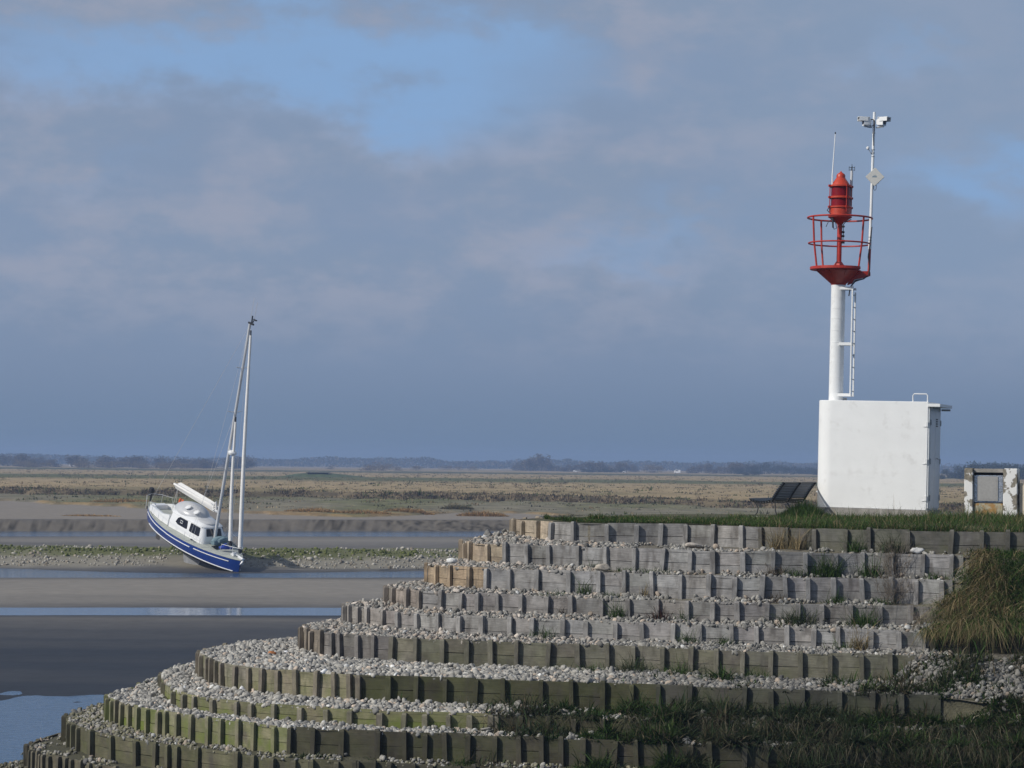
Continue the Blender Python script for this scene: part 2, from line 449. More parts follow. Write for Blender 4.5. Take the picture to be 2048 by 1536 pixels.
C = lerpc(C, lerpc(ccol(.165, .146, .118)[None, None] + np.zeros_like(C), ccol(.055, .048, .036), np.clip((n4 - .50) * 4, 0, 1)), cutc * .95)
sand = sstep(268, 271, QQ)
C = lerpc(C, ccol(.245, .216, .178), sand * .9)
RO = np.maximum(RO, np.maximum(peb, np.maximum(cutc, sand)) * .85)
# marsh
rel = 4500.0 / np.maximum(YY, 1) * 5  # drop below the horizon, in thousandths
tan = ccol(.310, .240, .138); grn = ccol(.098, .106, .046); brn = ccol(.085, .070, .046); gry = ccol(.165, .16, .12)
MC = lerpc(np.zeros_like(C) + tan, grn, np.clip((n1 - .42) * 4, 0, 1) * .40)
wob = (n3 - .5) * 1.2
yq = YY * (1 + wob * .10)
band = lambda a, b, w: sstep(a - w, a + w, yq) * (1 - sstep(b - w, b + w, yq))
low = 1 - sstep(-2, 2, BB)
MC = lerpc(MC, lerpc(gry[None, None] + np.zeros_like(MC), grn * 1.25, np.clip((n1 - .4) * 3, 0, 1)), low * .8)
MC = lerpc(MC, tan * 1.1, band(430, 600, 20) * np.clip(.85 + (n2 - .5), 0, 1) * .9)
MC = lerpc(MC, grn * 1.1, band(640, 790, 25) * .95)
MC = lerpc(MC, tan * 1.05, band(820, 1180, 30) * .9)
MC = lerpc(MC, grn * .8, band(1230, 1480, 30) * .95)
MC = lerpc(MC, tan * .85, band(1550, 2300, 60) * .6)
MC = lerpc(MC, brn, np.exp(-((BB - 3.5) / 4.5) ** 2) * np.clip(.95 + (n2 - .5) * 1.5, 0, 1) * .8)
MC = lerpc(MC, ccol(.30, .19, .085), np.exp(-((EE - 2.0) / 3.5) ** 2) * np.clip((n2 - .35) * 4, 0, 1) * .6)
MC = MC * (.82 + .36 * n2[..., None])
isM = sstep(-.5, 1.5, EE)
C = lerpc(C, MC, isM) if False else C + (MC - C) * isM[..., None]
RO = np.where(isM > .5, .95, RO)
V = np.stack([XX, YY, ZZ], -1).reshape(-1, 3)
CC = np.concatenate([C.reshape(-1, 3), RO.reshape(-1, 1)], 1)
ny, nx = XX.shape
ii, jj = np.meshgrid(np.arange(ny - 1), np.arange(nx - 1), indexing='ij')
quad = np.stack([ii * nx + jj, ii * nx + jj + 1, (ii + 1) * nx + jj + 1, (ii + 1) * nx + jj], -1).reshape(-1, 4)
mm = (isM[:-1, :-1] > .5).ravel()
def submesh(name, mask, mat):
    q = quad[mask]; used = np.unique(q); mp = np.zeros(len(V), int); mp[used] = np.arange(len(used))
    return np_mesh(name, V[used], [mp[q]], CC[used], mat, smooth=True)
tag(submesh('mudflat', ~mm, M_ground), 'grey-brown mudflat and sandbanks of the estuary at low tide', 'ground', kind='structure')
tag(submesh('salt_marsh', mm, M_marsh), 'flat tan and green salt marsh stretching to the far trees', 'ground', kind='structure')

def water_mat(strength, name):
    m = bpy.data.materials.new(name)
    nt, bs, out = nodes_of(m); N = nt.nodes; L = nt.links
    bs.inputs['Base Color'].default_value = (.026, .085, .175, 1); bs.inputs['Roughness'].default_value = .07; bs.inputs['IOR'].default_value = 1.33
    tc = N.new('ShaderNodeTexCoord')
    mp = N.new('ShaderNodeMapping'); mp.inputs['Scale'].default_value = (1.0, 2.2, 1); L.new(tc.outputs['Object'], mp.inputs['Vector'])
    a = N.new('ShaderNodeTexNoise'); a.inputs['Scale'].default_value = 2.6; a.inputs['Detail'].default_value = 4
    L.new(mp.outputs[0], a.inputs['Vector'])
    b = N.new('ShaderNodeBump'); b.inputs['Strength'].default_value = strength; b.inputs['Distance'].default_value = .06
    L.new(a.outputs['Fac'], b.inputs['Height']); L.new(b.outputs[0], bs.inputs['Normal'])
    return m
for ya, yb, st, nm, lab in ((20, 100, .75, 'rippled_water', 'rippled blue water at the foot of the headland'), (100, 142, .16, 'calm_water', 'thin calm sheet of water between two sandbanks'), (142, 330, .55, 'channel_water', 'blue channels of water by the boat and under the far mud bank')):
    w = MB(); w.add([(-330, ya, 0), (330, ya, 0), (330, yb, 0), (-330, yb, 0)], [(0, 1, 2, 3)])
    tag(w.build(nm, water_mat(st, nm)), lab, 'water', kind='structure')

# ------------------------------------------------------------------ the terraced headland
# plan of each retaining wall as a distance from O, one value every 2.5 degrees
O = (3.0, 63.0)
TR = {1: [2.28, 2.28, 2.28, 2.28, 2.28, 2.28, 2.28, 2.28, 2.28, 2.28, 2.28, 2.28, 2.28, 2.28, 2.28, 2.28, 2.28, 2.28, 2.28, 2.28, 2.28, 2.28, 2.28, 2.28, 2.28, 2.28, 2.28, 2.28, 2.28, 2.28, 2.28, 2.28, 2.28, 2.28, 2.28, 2.28, 2.28, 2.28, 2.28, 2.28, 2.28, 2.49, 2.85, 3.12, 3.31, 3.46, 3.58, 3.70, 3.80, 3.89, 3.99, 4.09, 4.19, 4.29, 4.40, 4.51, 4.64, 4.78, 4.93, 5.10, 5.27, 5.44, 5.57, 5.65, 5.69, 5.70, 5.70, 5.68, 5.68, 5.68, 5.71, 5.78, 5.90, 6.11, 6.42, 6.84, 7.36, 7.97, 8.66, 9.34, 10.03, 10.75, 11.42, 11.96, 12.54, 13.23, 14.05, 15.07, 16.31, 16.77, 16.77, 16.77, 16.77],
      2: [2.78, 2.78, 2.78, 2.78, 2.78, 2.78, 2.78, 2.78, 2.78, 2.78, 2.78, 2.78, 2.78, 2.78, 2.78, 2.78, 2.78, 2.78, 2.78, 2.78, 2.78, 2.78, 2.78, 2.78, 2.78, 2.78, 2.78, 2.78, 2.78, 2.78, 2.78, 2.78, 2.78, 2.78, 2.78, 2.78, 2.78, 2.78, 2.78, 2.78, 2.78, 2.99, 3.70, 4.15, 4.50, 4.78, 5.02, 5.21, 5.37, 5.51, 5.63, 5.75, 5.86, 5.96, 6.05, 6.11, 6.14, 6.15, 6.16, 6.18, 6.22, 6.30, 6.41, 6.56, 6.73, 6.92, 7.12, 7.34, 7.58, 7.83, 8.10, 8.37, 8.62, 8.83, 9.03, 9.21, 9.39, 9.57, 9.74, 9.91, 10.53, 11.25, 11.92, 12.46, 13.04, 13.73, 14.55, 15.57, 16.81, 17.27, 17.27, 17.27, 17.27],
      3: [3.28, 3.28, 3.28, 3.28, 3.28, 3.28, 3.28, 3.28, 3.28, 3.28, 3.28, 3.28, 3.28, 3.28, 3.28, 3.28, 3.28, 3.28, 3.28, 3.28, 3.28, 3.28, 3.28, 3.28, 3.28, 3.28, 3.28, 3.28, 3.28, 3.28, 3.28, 3.28, 3.28, 3.28, 3.28, 3.28, 3.28, 3.28, 3.28, 3.28, 3.28, 3.94, 4.55, 5.00, 5.38, 5.71, 6.00, 6.23, 6.41, 6.54, 6.65, 6.75, 6.84, 6.93, 6.99, 7.05, 7.08, 7.11, 7.15, 7.20, 7.26, 7.33, 7.40, 7.47, 7.54, 7.62, 7.72, 7.84, 8.08, 8.33, 8.60, 8.87, 9.12, 9.33, 9.53, 9.71, 9.89, 10.07, 10.32, 10.60, 11.03, 11.75, 12.42, 12.96, 13.54, 14.23, 15.05, 16.07, 17.31, 17.77, 17.77, 17.77, 17.77],
      4: [3.78, 3.78, 3.78, 3.78, 3.78, 3.78, 3.78, 3.78, 3.78, 3.78, 3.78, 3.78, 3.78, 3.78, 3.78, 3.78, 3.78, 3.78, 3.78, 3.78, 3.78, 3.78, 3.78, 3.78, 3.78, 3.78, 3.78, 3.78, 3.78, 3.78, 3.78, 3.78, 3.78, 3.78, 3.78, 4.15, 4.51, 4.85, 5.17, 5.48, 5.78, 6.06, 6.33, 6.58, 6.81, 7.00, 7.15, 7.28, 7.39, 7.50, 7.61, 7.70, 7.76, 7.79, 7.79, 7.78, 7.76, 7.75, 7.74, 7.74, 7.76, 7.83, 7.90, 7.97, 8.04, 8.14, 8.29, 8.43, 8.58, 8.83, 9.10, 9.37, 9.62, 9.83, 10.03, 10.21, 10.44, 10.76, 11.09, 11.39, 11.69, 12.25, 12.92, 13.46, 14.04, 14.73, 15.68, 16.82, 17.81, 18.27, 18.27, 18.27, 18.27],
      5: [4.28, 4.28, 4.28, 4.28, 4.28, 4.28, 4.28, 4.28, 4.28, 4.28, 4.28, 4.28, 4.28, 4.28, 4.28, 4.28, 4.28, 4.28, 4.28, 4.28, 4.28, 4.28, 4.28, 4.28, 4.28, 4.28, 4.28, 4.28, 4.28, 4.28, 4.41, 4.69, 4.97, 5.24, 5.52, 5.80, 6.07, 6.34, 6.60, 6.86, 7.12, 7.36, 7.58, 7.78, 7.93, 8.01, 8.05, 8.06, 8.06, 8.07, 8.11, 8.20, 8.26, 8.31, 8.37, 8.42, 8.46, 8.49, 8.53, 8.58, 8.64, 8.70, 8.75, 8.79, 8.84, 8.91, 9.01, 9.13, 9.26, 9.39, 9.60, 9.87, 10.12, 10.35, 10.69, 11.01, 11.37, 11.79, 12.23, 12.64, 13.08, 13.59, 14.19, 14.89, 15.71, 16.65, 17.74, 18.13, 18.31, 18.77, 18.77, 18.77, 18.77],
      6: [4.78, 4.78, 4.78, 4.78, 4.78, 4.78, 4.78, 4.78, 4.78, 4.78, 4.78, 4.78, 4.78, 4.78, 4.78, 4.78, 4.78, 4.78, 4.78, 4.78, 4.78, 4.78, 4.78, 4.78, 4.78, 4.78, 4.78, 4.78, 4.78, 4.78, 4.91, 5.19, 5.47, 5.74, 6.02, 6.30, 6.57, 6.84, 7.10, 7.38, 7.74, 8.08, 8.41, 8.72, 9.01, 9.25, 9.41, 9.52, 9.61, 9.70, 9.78, 9.83, 9.84, 9.80, 9.76, 9.74, 9.71, 9.66, 9.61, 9.58, 9.58, 9.60, 9.62, 9.64, 9.67, 9.73, 9.81, 9.94, 10.11, 10.32, 10.59, 10.87, 11.16, 11.46, 11.78, 12.08, 12.37, 12.69, 13.10, 13.56, 14.04, 14.60, 15.26, 16.02, 16.89, 17.90, 18.66, 18.66, 18.81, 19.27, 19.27, 19.27, 19.27],
      7: [5.28, 5.28, 5.28, 5.28, 5.28, 5.28, 5.28, 5.28, 5.28, 5.28, 5.28, 5.28, 5.28, 5.28, 5.28, 5.28, 5.28, 5.28, 5.28, 5.33, 5.48, 5.66, 5.86, 6.09, 6.34, 6.61, 6.87, 7.12, 7.36, 7.62, 7.90, 8.19, 8.48, 8.75, 9.02, 9.31, 9.61, 9.90, 10.18, 10.45, 10.73, 10.99, 11.23, 11.42, 11.57, 11.70, 11.85, 12.00, 12.15, 12.29, 12.38, 12.42, 12.42, 12.41, 12.42, 12.42, 12.39, 12.29, 12.15, 12.03, 11.94, 11.89, 11.86, 11.84, 11.84, 11.89, 11.98, 12.10, 12.25, 12.42, 12.64, 12.91, 13.23, 13.57, 13.91, 14.29, 14.78, 15.30, 15.77, 16.30, 16.91, 17.61, 18.41, 19.33, 20.30, 20.30, 20.30, 20.30, 20.30, 20.30, 20.30, 20.30, 20.30],
      8: [7.35, 7.35, 7.35, 7.35, 7.35, 7.35, 7.35, 7.35, 7.35, 7.35, 7.35, 7.40, 7.48, 7.58, 7.69, 7.82, 7.97, 8.14, 8.32, 8.50, 8.65, 8.80, 8.95, 9.11, 9.30, 9.49, 9.67, 9.83, 9.98, 10.15, 10.34, 10.54, 10.71, 10.87, 11.04, 11.21, 11.38, 11.53, 11.67, 11.78, 11.88, 11.98, 12.10, 12.24, 12.40, 12.59, 12.80, 13.03, 13.22, 13.36, 13.43, 13.45, 13.46, 13.45, 13.43, 13.41, 13.38, 13.35, 13.31, 13.25, 13.18, 13.09, 12.98, 12.87, 12.87, 13.03, 13.27, 13.46, 13.62, 13.77, 13.92, 14.10, 14.34, 14.62, 14.95, 15.31, 15.71, 16.13, 16.61, 17.15, 17.76, 18.45, 19.23, 20.13, 20.80, 20.80, 20.80, 20.80, 20.80, 20.80, 20.80, 20.80, 20.80],
      9: [7.85, 7.85, 7.85, 7.85, 7.85, 7.85, 7.85, 7.85, 7.85, 7.85, 7.85, 7.90, 7.98, 8.08, 8.19, 8.32, 8.47, 8.64, 8.82, 9.00, 9.15, 9.30, 9.45, 9.61, 9.80, 9.99, 10.17, 10.33, 10.48, 10.65, 10.84, 11.04, 11.21, 11.37, 11.54, 11.71, 11.88, 12.03, 12.17, 12.28, 12.59, 12.95, 13.28, 13.58, 13.78, 13.89, 13.96, 14.03, 14.09, 14.15, 14.22, 14.28, 14.35, 14.43, 14.51, 14.61, 14.66, 14.58, 14.44, 14.34, 14.28, 14.23, 14.20, 14.22, 14.28, 14.37, 14.49, 14.65, 14.82, 14.96, 15.07, 15.17, 15.32, 15.55, 15.86, 16.22, 16.60, 17.02, 17.50, 18.04, 18.65, 19.34, 20.12, 21.01, 21.30, 21.30, 21.30, 21.30, 21.30, 21.30, 21.30, 21.30, 21.30],
      10: [8.35, 8.35, 8.35, 8.35, 8.35, 8.35, 8.35, 8.35, 8.35, 8.35, 8.35, 8.40, 8.48, 8.58, 8.69, 8.82, 8.97, 9.14, 9.32, 9.50, 9.65, 9.80, 9.95, 10.11, 10.30, 10.49, 10.67, 10.83, 10.98, 11.15, 11.34, 11.54, 11.76, 12.06, 12.37, 12.65, 12.91, 13.20, 13.48, 13.74, 14.00, 14.22, 14.38, 14.50, 14.60, 14.69, 14.78, 14.86, 14.91, 14.89, 14.84, 14.83, 14.87, 14.95, 15.03, 15.11, 15.16, 15.08, 14.94, 14.84, 14.78, 14.73, 14.70, 14.72, 14.78, 14.87, 14.99, 15.15, 15.32, 15.46, 15.57, 15.67, 15.82, 16.05, 16.41, 16.81, 17.21, 17.64, 18.13, 18.68, 19.30, 20.01, 20.81, 21.56, 21.80, 21.80, 21.80, 21.80, 21.80, 21.80, 21.80, 21.80, 21.80],
      11: [8.85, 8.85, 8.85, 8.85, 8.85, 8.85, 8.85, 8.85, 8.85, 8.85, 8.85, 8.90, 8.98, 9.08, 9.19, 9.32, 9.47, 9.64, 9.82, 10.00, 10.15, 10.30, 10.45, 10.61, 10.80, 10.99, 11.17, 11.33, 11.48, 11.65, 11.84, 12.04, 12.26, 12.56, 12.87, 13.15, 13.41, 13.70, 13.98, 14.30, 14.63, 14.95, 15.23, 15.41, 15.48, 15.46, 15.35, 15.36, 15.41, 15.39, 15.34, 15.33, 15.37, 15.45, 15.53, 15.61, 15.66, 15.58, 15.44, 15.34, 15.28, 15.23, 15.20, 15.22, 15.28, 15.37, 15.49, 15.65, 15.82, 15.96, 16.07, 16.17, 16.32, 16.58, 16.91, 17.31, 17.71, 18.14, 18.63, 19.18, 19.80, 20.52, 21.35, 22.06, 22.30, 22.30, 22.30, 22.30, 22.30, 22.30, 22.30, 22.30, 22.30]}
POSTS = {1: [215.10, 222.30, 230.55, 239.95, 246.15, 254.15, 262.15, 268.75, 274.20, 279.95, 284.60, 288.50, 290.60, 293.00, 295.30, 297.60, 299.35, 301.95, 304.60, 306.80, 308.55],
         2: [217.50, 223.85, 226.90, 234.90, 239.85, 245.25, 250.55, 257.40, 263.30, 268.30, 272.55, 276.60, 279.65, 283.40, 286.95, 290.95, 294.40, 297.70, 299.90, 301.85, 303.65],
         3: [217.50, 225.55, 230.80, 236.30, 240.30, 245.40, 250.95, 257.05, 262.35, 266.75, 271.10, 274.90, 278.40, 281.45, 284.60, 287.60, 290.05, 292.95, 295.95, 298.60, 300.50, 302.10],
         4: [212.50, 214.90, 220.00, 225.95, 229.45, 234.40, 238.25, 241.45, 245.20, 249.40, 253.95, 258.30, 263.20, 267.40, 271.45, 275.35, 278.30, 281.15, 284.30, 287.75, 290.30, 292.95, 295.65, 298.30],
         5: [207.50, 210.80, 213.50, 216.60, 219.05, 223.60, 228.25, 232.75, 237.15, 241.20, 245.20, 249.95, 253.35, 258.05, 261.35, 265.55, 269.25, 273.10, 276.30, 279.85, 282.55, 285.40, 287.75, 290.00, 292.55, 294.70, 296.50],
         6: [212.50, 214.15, 217.30, 218.75, 221.90, 225.10, 226.85, 230.10, 232.50, 235.20, 238.90, 242.70, 246.05, 249.40, 252.85, 256.95, 261.05, 264.85, 268.10, 271.40, 274.45, 277.15, 279.60, 282.20, 284.85, 287.35, 290.05, 292.30, 294.40],
         7: [207.50, 211.15, 214.50, 216.40, 218.40, 220.65, 223.60, 226.30, 228.35, 230.50, 233.00, 235.55, 237.80, 239.55, 240.40, 243.40, 246.00, 248.90, 251.95, 254.85, 258.65, 261.80, 264.90, 267.60, 270.25, 273.00, 277.55, 279.85, 282.10, 284.85, 287.05, 288.95],
         8: [198.40, 207.25, 218.00, 221.50, 223.60, 226.60, 229.85, 231.70, 234.30, 237.25, 239.95, 242.30, 245.15, 245.15, 247.30, 249.30, 251.40, 253.20, 255.00, 255.45, 257.65, 260.20, 262.65, 265.25, 268.50, 270.45, 272.30],
         9: [207.65, 210.05, 212.20, 213.45, 214.85, 216.90, 218.70, 220.65, 222.65, 224.00, 225.85, 227.85, 230.25, 232.00, 234.20, 235.95, 238.30, 239.90, 241.85, 244.20, 247.20, 247.20, 249.45, 251.05, 252.75, 254.55, 256.80, 258.85, 260.65, 262.20, 263.90, 266.30, 268.05, 270.00, 271.85, 273.35, 275.70, 277.20, 278.75, 280.70, 282.40],
         10: [203.95, 208.75, 210.50, 212.30, 216.20, 220.30, 223.60, 225.85, 227.55, 228.70, 231.35, 236.05, 237.80, 239.70, 241.45, 242.90, 244.80, 246.35, 246.40, 247.65, 247.70, 249.00, 249.05, 250.90, 252.25, 254.35, 255.80, 257.80, 260.40],
         11: [205.55, 205.55, 208.90, 210.20, 210.85, 211.45, 212.20, 213.15, 214.45, 215.55, 216.65, 218.65, 220.05, 221.45]}

TH = np.arange(100, 330.1, 2.5)
ZK = {1: 5.692, 2: 5.184, 3: 4.67, 4: 4.125, 5: 3.66, 6: 3.21, 7: 2.60, 8: 2.0, 9: 1.714, 10: 1.15, 11: .60, 12: -.35}
TR[12] = [v + 2.6 for v in TR[11]]
XEND = {1: 15.5, 2: 9.62, 3: 9.36, 4: 9.04, 5: 8.65, 6: 8.78, 7: 8.42, 8: 12.5, 9: 12.5, 10: 12.5, 11: 12.5}
def Rk(k, th): return np.interp(th, TH, TR[k])
def P2(k, th, dr=0.0):
    r = Rk(k, th) + dr; t = np.radians(th)
    return O[0] + r * np.cos(t), O[1] + r * np.sin(t)
def end_theta(k):
    tt = np.arange(270, 330, .1); x, y = P2(k, tt)
    j = np.argmax(x > XEND[k]) if np.any(x > XEND[k]) else len(tt) - 1
    return float(tt[j])
TEND = {k: end_theta(k) for k in ZK if k < 12}

def tread_point(k, th, t):
    """t=0 at wall k (outer edge), 1 at the foot of wall k-1"""
    th = np.asarray(th, float); t = np.asarray(t, float)
    r = Rk(k, th) * (1 - t) + Rk(k - 1, th) * t
    a = np.radians(th)
    x = O[0] + r * np.cos(a); y = O[1] + r * np.sin(a)
    te = TEND.get(k, 330) if k < 12 else 330
    te1 = TEND.get(k - 1, 330)
    w = sstep(0, 3.0, th - min(te, te1) - .3)
    if k >= 8: w = np.maximum(w, sstep(292, 300, th))
    if k == 6: w = w * 0
    if k == 2: w = w * .25
    rise = ZK[k - 1] - ZK[k]
    z = ZK[k] - .05 + t * ((.07 if k != 9 else -.05) * (1 - w) + rise * w) + (.10 * t if k == 12 else 0)
    if k == 12: z = ZK[k] + t * (ZK[11] - .45 - ZK[12])
    z = z + (fbm(x * 1.3, y * 1.3, 3) - .5) * (.05 + .25 * w)
    return x, y, z

def build_terrace_ground():
    th = np.arange(104, 330, .6); Vs = []; Fs = []; Cs = []; base = 0
    tt = np.linspace(0, 1, 7)
    for k in range(2, 13):
        TT, SS = np.meshgrid(th, tt, indexing='ij')
        x, y, z = tread_point(k, TT, SS)
        # tuck the inner edge under the wall above
        x2, y2 = P2(k - 1, th, -.065)
        x = np.concatenate([x, x2[:, None], x2[:, None]], 1); y = np.concatenate([y, y2[:, None], y2[:, None]], 1)
        z = np.concatenate([z, z[:, -1:], np.maximum(z[:, -1:], ZK[k - 1] - .05)], 1)
        n, mcol = x.shape
        Vs.append(np.stack([x, y, z], -1).reshape(-1, 3))
        i, j = np.meshgrid(np.arange(n - 1), np.arange(mcol - 1), indexing='ij')
        Fs.append(np.stack([i * mcol + j, (i + 1) * mcol + j, (i + 1) * mcol + j + 1, i * mcol + j + 1], -1).reshape(-1, 4) + base)
        base += n * mcol
        nn = fbm(x * .8, y * .8, 4)[..., None]
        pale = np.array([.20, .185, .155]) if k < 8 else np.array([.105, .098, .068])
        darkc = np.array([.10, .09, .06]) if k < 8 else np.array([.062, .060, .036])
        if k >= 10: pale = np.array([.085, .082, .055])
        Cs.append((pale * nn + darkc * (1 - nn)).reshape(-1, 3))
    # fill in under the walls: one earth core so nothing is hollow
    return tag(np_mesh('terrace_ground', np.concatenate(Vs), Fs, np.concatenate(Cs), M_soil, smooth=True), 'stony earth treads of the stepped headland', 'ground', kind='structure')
build_terrace_ground()

# platform on top
def build_platform():
    th = np.arange(104, 330, 1.5); x, y = P2(1, th, -.03)
    bx = [16.5, 19, 19, 14, 8, 3.2]; by = [y[-1] + .6, 56, 66.3, 66.8, 66.5, 66.2]
    B = np.array(list(zip(x, y)) + list(zip(bx, by)))
    Cc = np.array([7.5, 60.5]); ts = [1, .93, .8, .6, .4, .2, .02]
    Vs = []
    for t in ts:
        p = Cc + (B - Cc) * t
        z = 5.665 + .135 * sstep(0, .35, 1 - t) + (fbm(p[:, 0] * .7, p[:, 1] * .7, 3) - .5) * .06 * (1 if t < 1 else 0)
        Vs.append(np.column_stack([p, z]))
    n = len(B); Vs = np.concatenate(Vs); F = []
    for i in range(len(ts) - 1):
        for j in range(n):
            F.append((i * n + j, i * n + (j + 1) % n, (i + 1) * n + (j + 1) % n, (i + 1) * n + j))
    # the back of the headland falls away to the mud
    bk = np.array([list(p) for p in zip(bx, by)] + [[x[0], y[0]]]); dirs = bk - Cc; dirs = dirs / np.linalg.norm(dirs, axis=1)[:, None]
    b0 = len(Vs); up = np.column_stack([bk, np.full(len(bk), 5.665)]); lo = np.column_stack([bk + dirs * 9, np.full(len(bk), -.4)])
    Vs = np.concatenate([Vs, up, lo]); m = len(bk)
    for j in range(m - 1): F.append((b0 + j, b0 + j + 1, b0 + m + j + 1, b0 + m + j))
    nn = fbm(Vs[:, 0] * .9, Vs[:, 1] * .9, 4)[:, None]
    C = np.array([.06, .062, .028]) * nn + np.array([.11, .10, .065]) * (1 - nn)
    return tag(np_mesh('platform_ground', Vs, [np.array(F)], C, M_soil, smooth=True), 'level grassy top of the headland', 'ground', kind='structure')
build_platform()
def plat_z(x, y):
    d = np.clip((np.asarray(y) - (55.6 - .25 * np.asarray(x) + 1.0)) / 3.0, 0, 1)
    return 5.665 + .125 * d

# ------------------------------------------------------------------ timber retaining walls
def wall_colour(k, x):
    """albedo and algae of the timber of tier k at x (measured along the photo)"""
    g = lambda *c: np.array(c)
    if k == 1:
        return (g(.38, .32, .24), 0) if x < .85 else ((g(.262, .256, .246), 0) if x < 5.5 else (g(.125, .118, .105), .12))
    if k == 2: return (g(.38, .31, .225), 0) if x < -.15 else (g(.270, .264, .254), 0)
    if k == 3: return (g(.42, .325, .22), 0) if x < -.55 else (g(.275, .268, .258), 0)
    if k == 4: return (g(.28, .245, .21), 0) if x < -2.0 else (g(.262, .25, .236), 0)
    if k == 5: return (g(.29, .27, .245), 0) if x < -2.5 else (g(.305, .295, .28), 0)
    if k == 6: return (g(.25, .215, .17), 0) if x < -4.1 else ((g(.19, .178, .165), 0) if x < -2.7 else (g(.158, .148, .118), .14))
    if k == 7:
        if x < -5.5: return g(.27, .24, .19), .25
        if x < -2.9: return g(.25, .22, .16), .35
        return (g(.070, .068, .040), .14) if x < 3.0 else (g(.068, .068, .054), .1)
    if k == 8:
        if x < -.2: return g(.22, .20, .13), .62
        return g(.058, .054, .038), .15
    if k == 9:
        if x < -4.5: return g(.235, .215, .145), .80
        return g(.066, .060, .042), .14
    if k == 10: return (g(.115, .105, .070), .2) if x < -3 else (g(.068, .062, .046), .1)
    return g(.135, .120, .085), .1

ORD = {1: 'topmost', 2: 'second', 3: 'third', 4: 'fourth', 5: 'fifth', 6: 'sixth', 7: 'seventh', 8: 'eighth', 9: 'ninth', 10: 'tenth', 11: 'lowest'}
LOOK = {1: 'grey with tan boards at its tip, edging the grass platform', 2: 'grey with a few tan boards at its left tip', 3: 'grey with orange-tan boards at its left tip',
        4: 'plain grey-brown throughout', 5: 'pale silvery grey throughout', 6: 'olive-grey, below the silvery one', 7: 'dark mossy with pale brown left end above wide cobbles',
        8: 'very low with bright green algae between short posts', 9: 'bright green with algae at its left end', 10: 'brown and mossy with bent boards', 11: 'cut off by the bottom of the view'}
def add_board(mb, a, b, nrm, z0, z1, thick, c):
    """board from a to b (xy), outer face towards nrm"""
    a = Vector((*a, 0)); b = Vector((*b, 0)); n = Vector((*nrm, 0)); L_ = (b - a).length
    jit = [random.uniform(-.006, .006) for _ in range(4)]
    p = [a + n * jit[0], b + n * jit[1], b - n * thick, a - n * thick]
    zz0 = [z0] * 4; e0 = random.uniform(-.006, .006); e1 = random.uniform(-.006, .006)
    zz1 = [z1 + e0, z1 + e1, z1 + e1, z1 + e0]
    vs = [(q.x, q.y, z) for q, z in zip(p, zz0)] + [(q.x, q.y, z) for q, z in zip(p, zz1)]
    u0 = random.uniform(0, 50); v0 = random.uniform(0, 50)
    h = z1 - z0
    fs = [(0, 1, 5, 4), (2, 3, 7, 6), (4, 5, 6, 7), (3, 2, 1, 0), (1, 2, 6, 5), (3, 0, 4, 7)]
    U = lambda *q: [(u0 + s, v0 + t) for s, t in q]
    uvs = [U((0, 0), (L_, 0), (L_, h), (0, h)), U((0, 0), (L_, 0), (L_, h), (0, h)), U((0, 0), (L_, 0), (L_, thick), (0, thick)), U((0, 0), (L_, 0), (L_, thick), (0, thick)),
           U((0, 0), (.05, 0), (.05, h), (0, h)), U((0, 0), (.05, 0), (.05, h), (0, h))]
    mb.add(vs, fs, c, uvs)

def add_post(mb, p, nrm, z0, z1, w, d, c, lean):
    n = Vector((*nrm, 0)); t = Vector((-n.y, n.x, 0)); o = Vector((*p, 0))
    vs = []
    zs = [z0, z1 - .035, z1]
    for i, z in enumerate(zs):
        s = 1 if i < 2 else .80
        off = t * lean * (z - z0)
        for a, b in ((-.5, 0), (.5, 0), (.5, 1), (-.5, 1)):
            dd = d * (b if b == 0 else (1 if i < 2 else .78))
            q = o + t * a * w * s + n * dd + off; vs.append((q.x, q.y, z))
    fs = []; uvs = []; u0 = random.uniform(0, 50); v0 = random.uniform(0, 50)
    for i in range(2):
        for kx in range(4):
            k2 = (kx + 1) % 4
            fs.append((i * 4 + kx, i * 4 + k2, i * 4 + 4 + k2, i * 4 + 4 + kx))
            uvs.append([(u0 + zs[i], v0 + kx * .1), (u0 + zs[i], v0 + kx * .1 + .1), (u0 + zs[i + 1], v0 + kx * .1 + .1), (u0 + zs[i + 1], v0 + kx * .1)])
    fs.append((8, 9, 10, 11)); uvs.append([(u0, v0), (u0 + .1, v0), (u0 + .1, v0 + .1), (u0, v0 + .1)])
    mb.add(vs, fs, c, uvs)

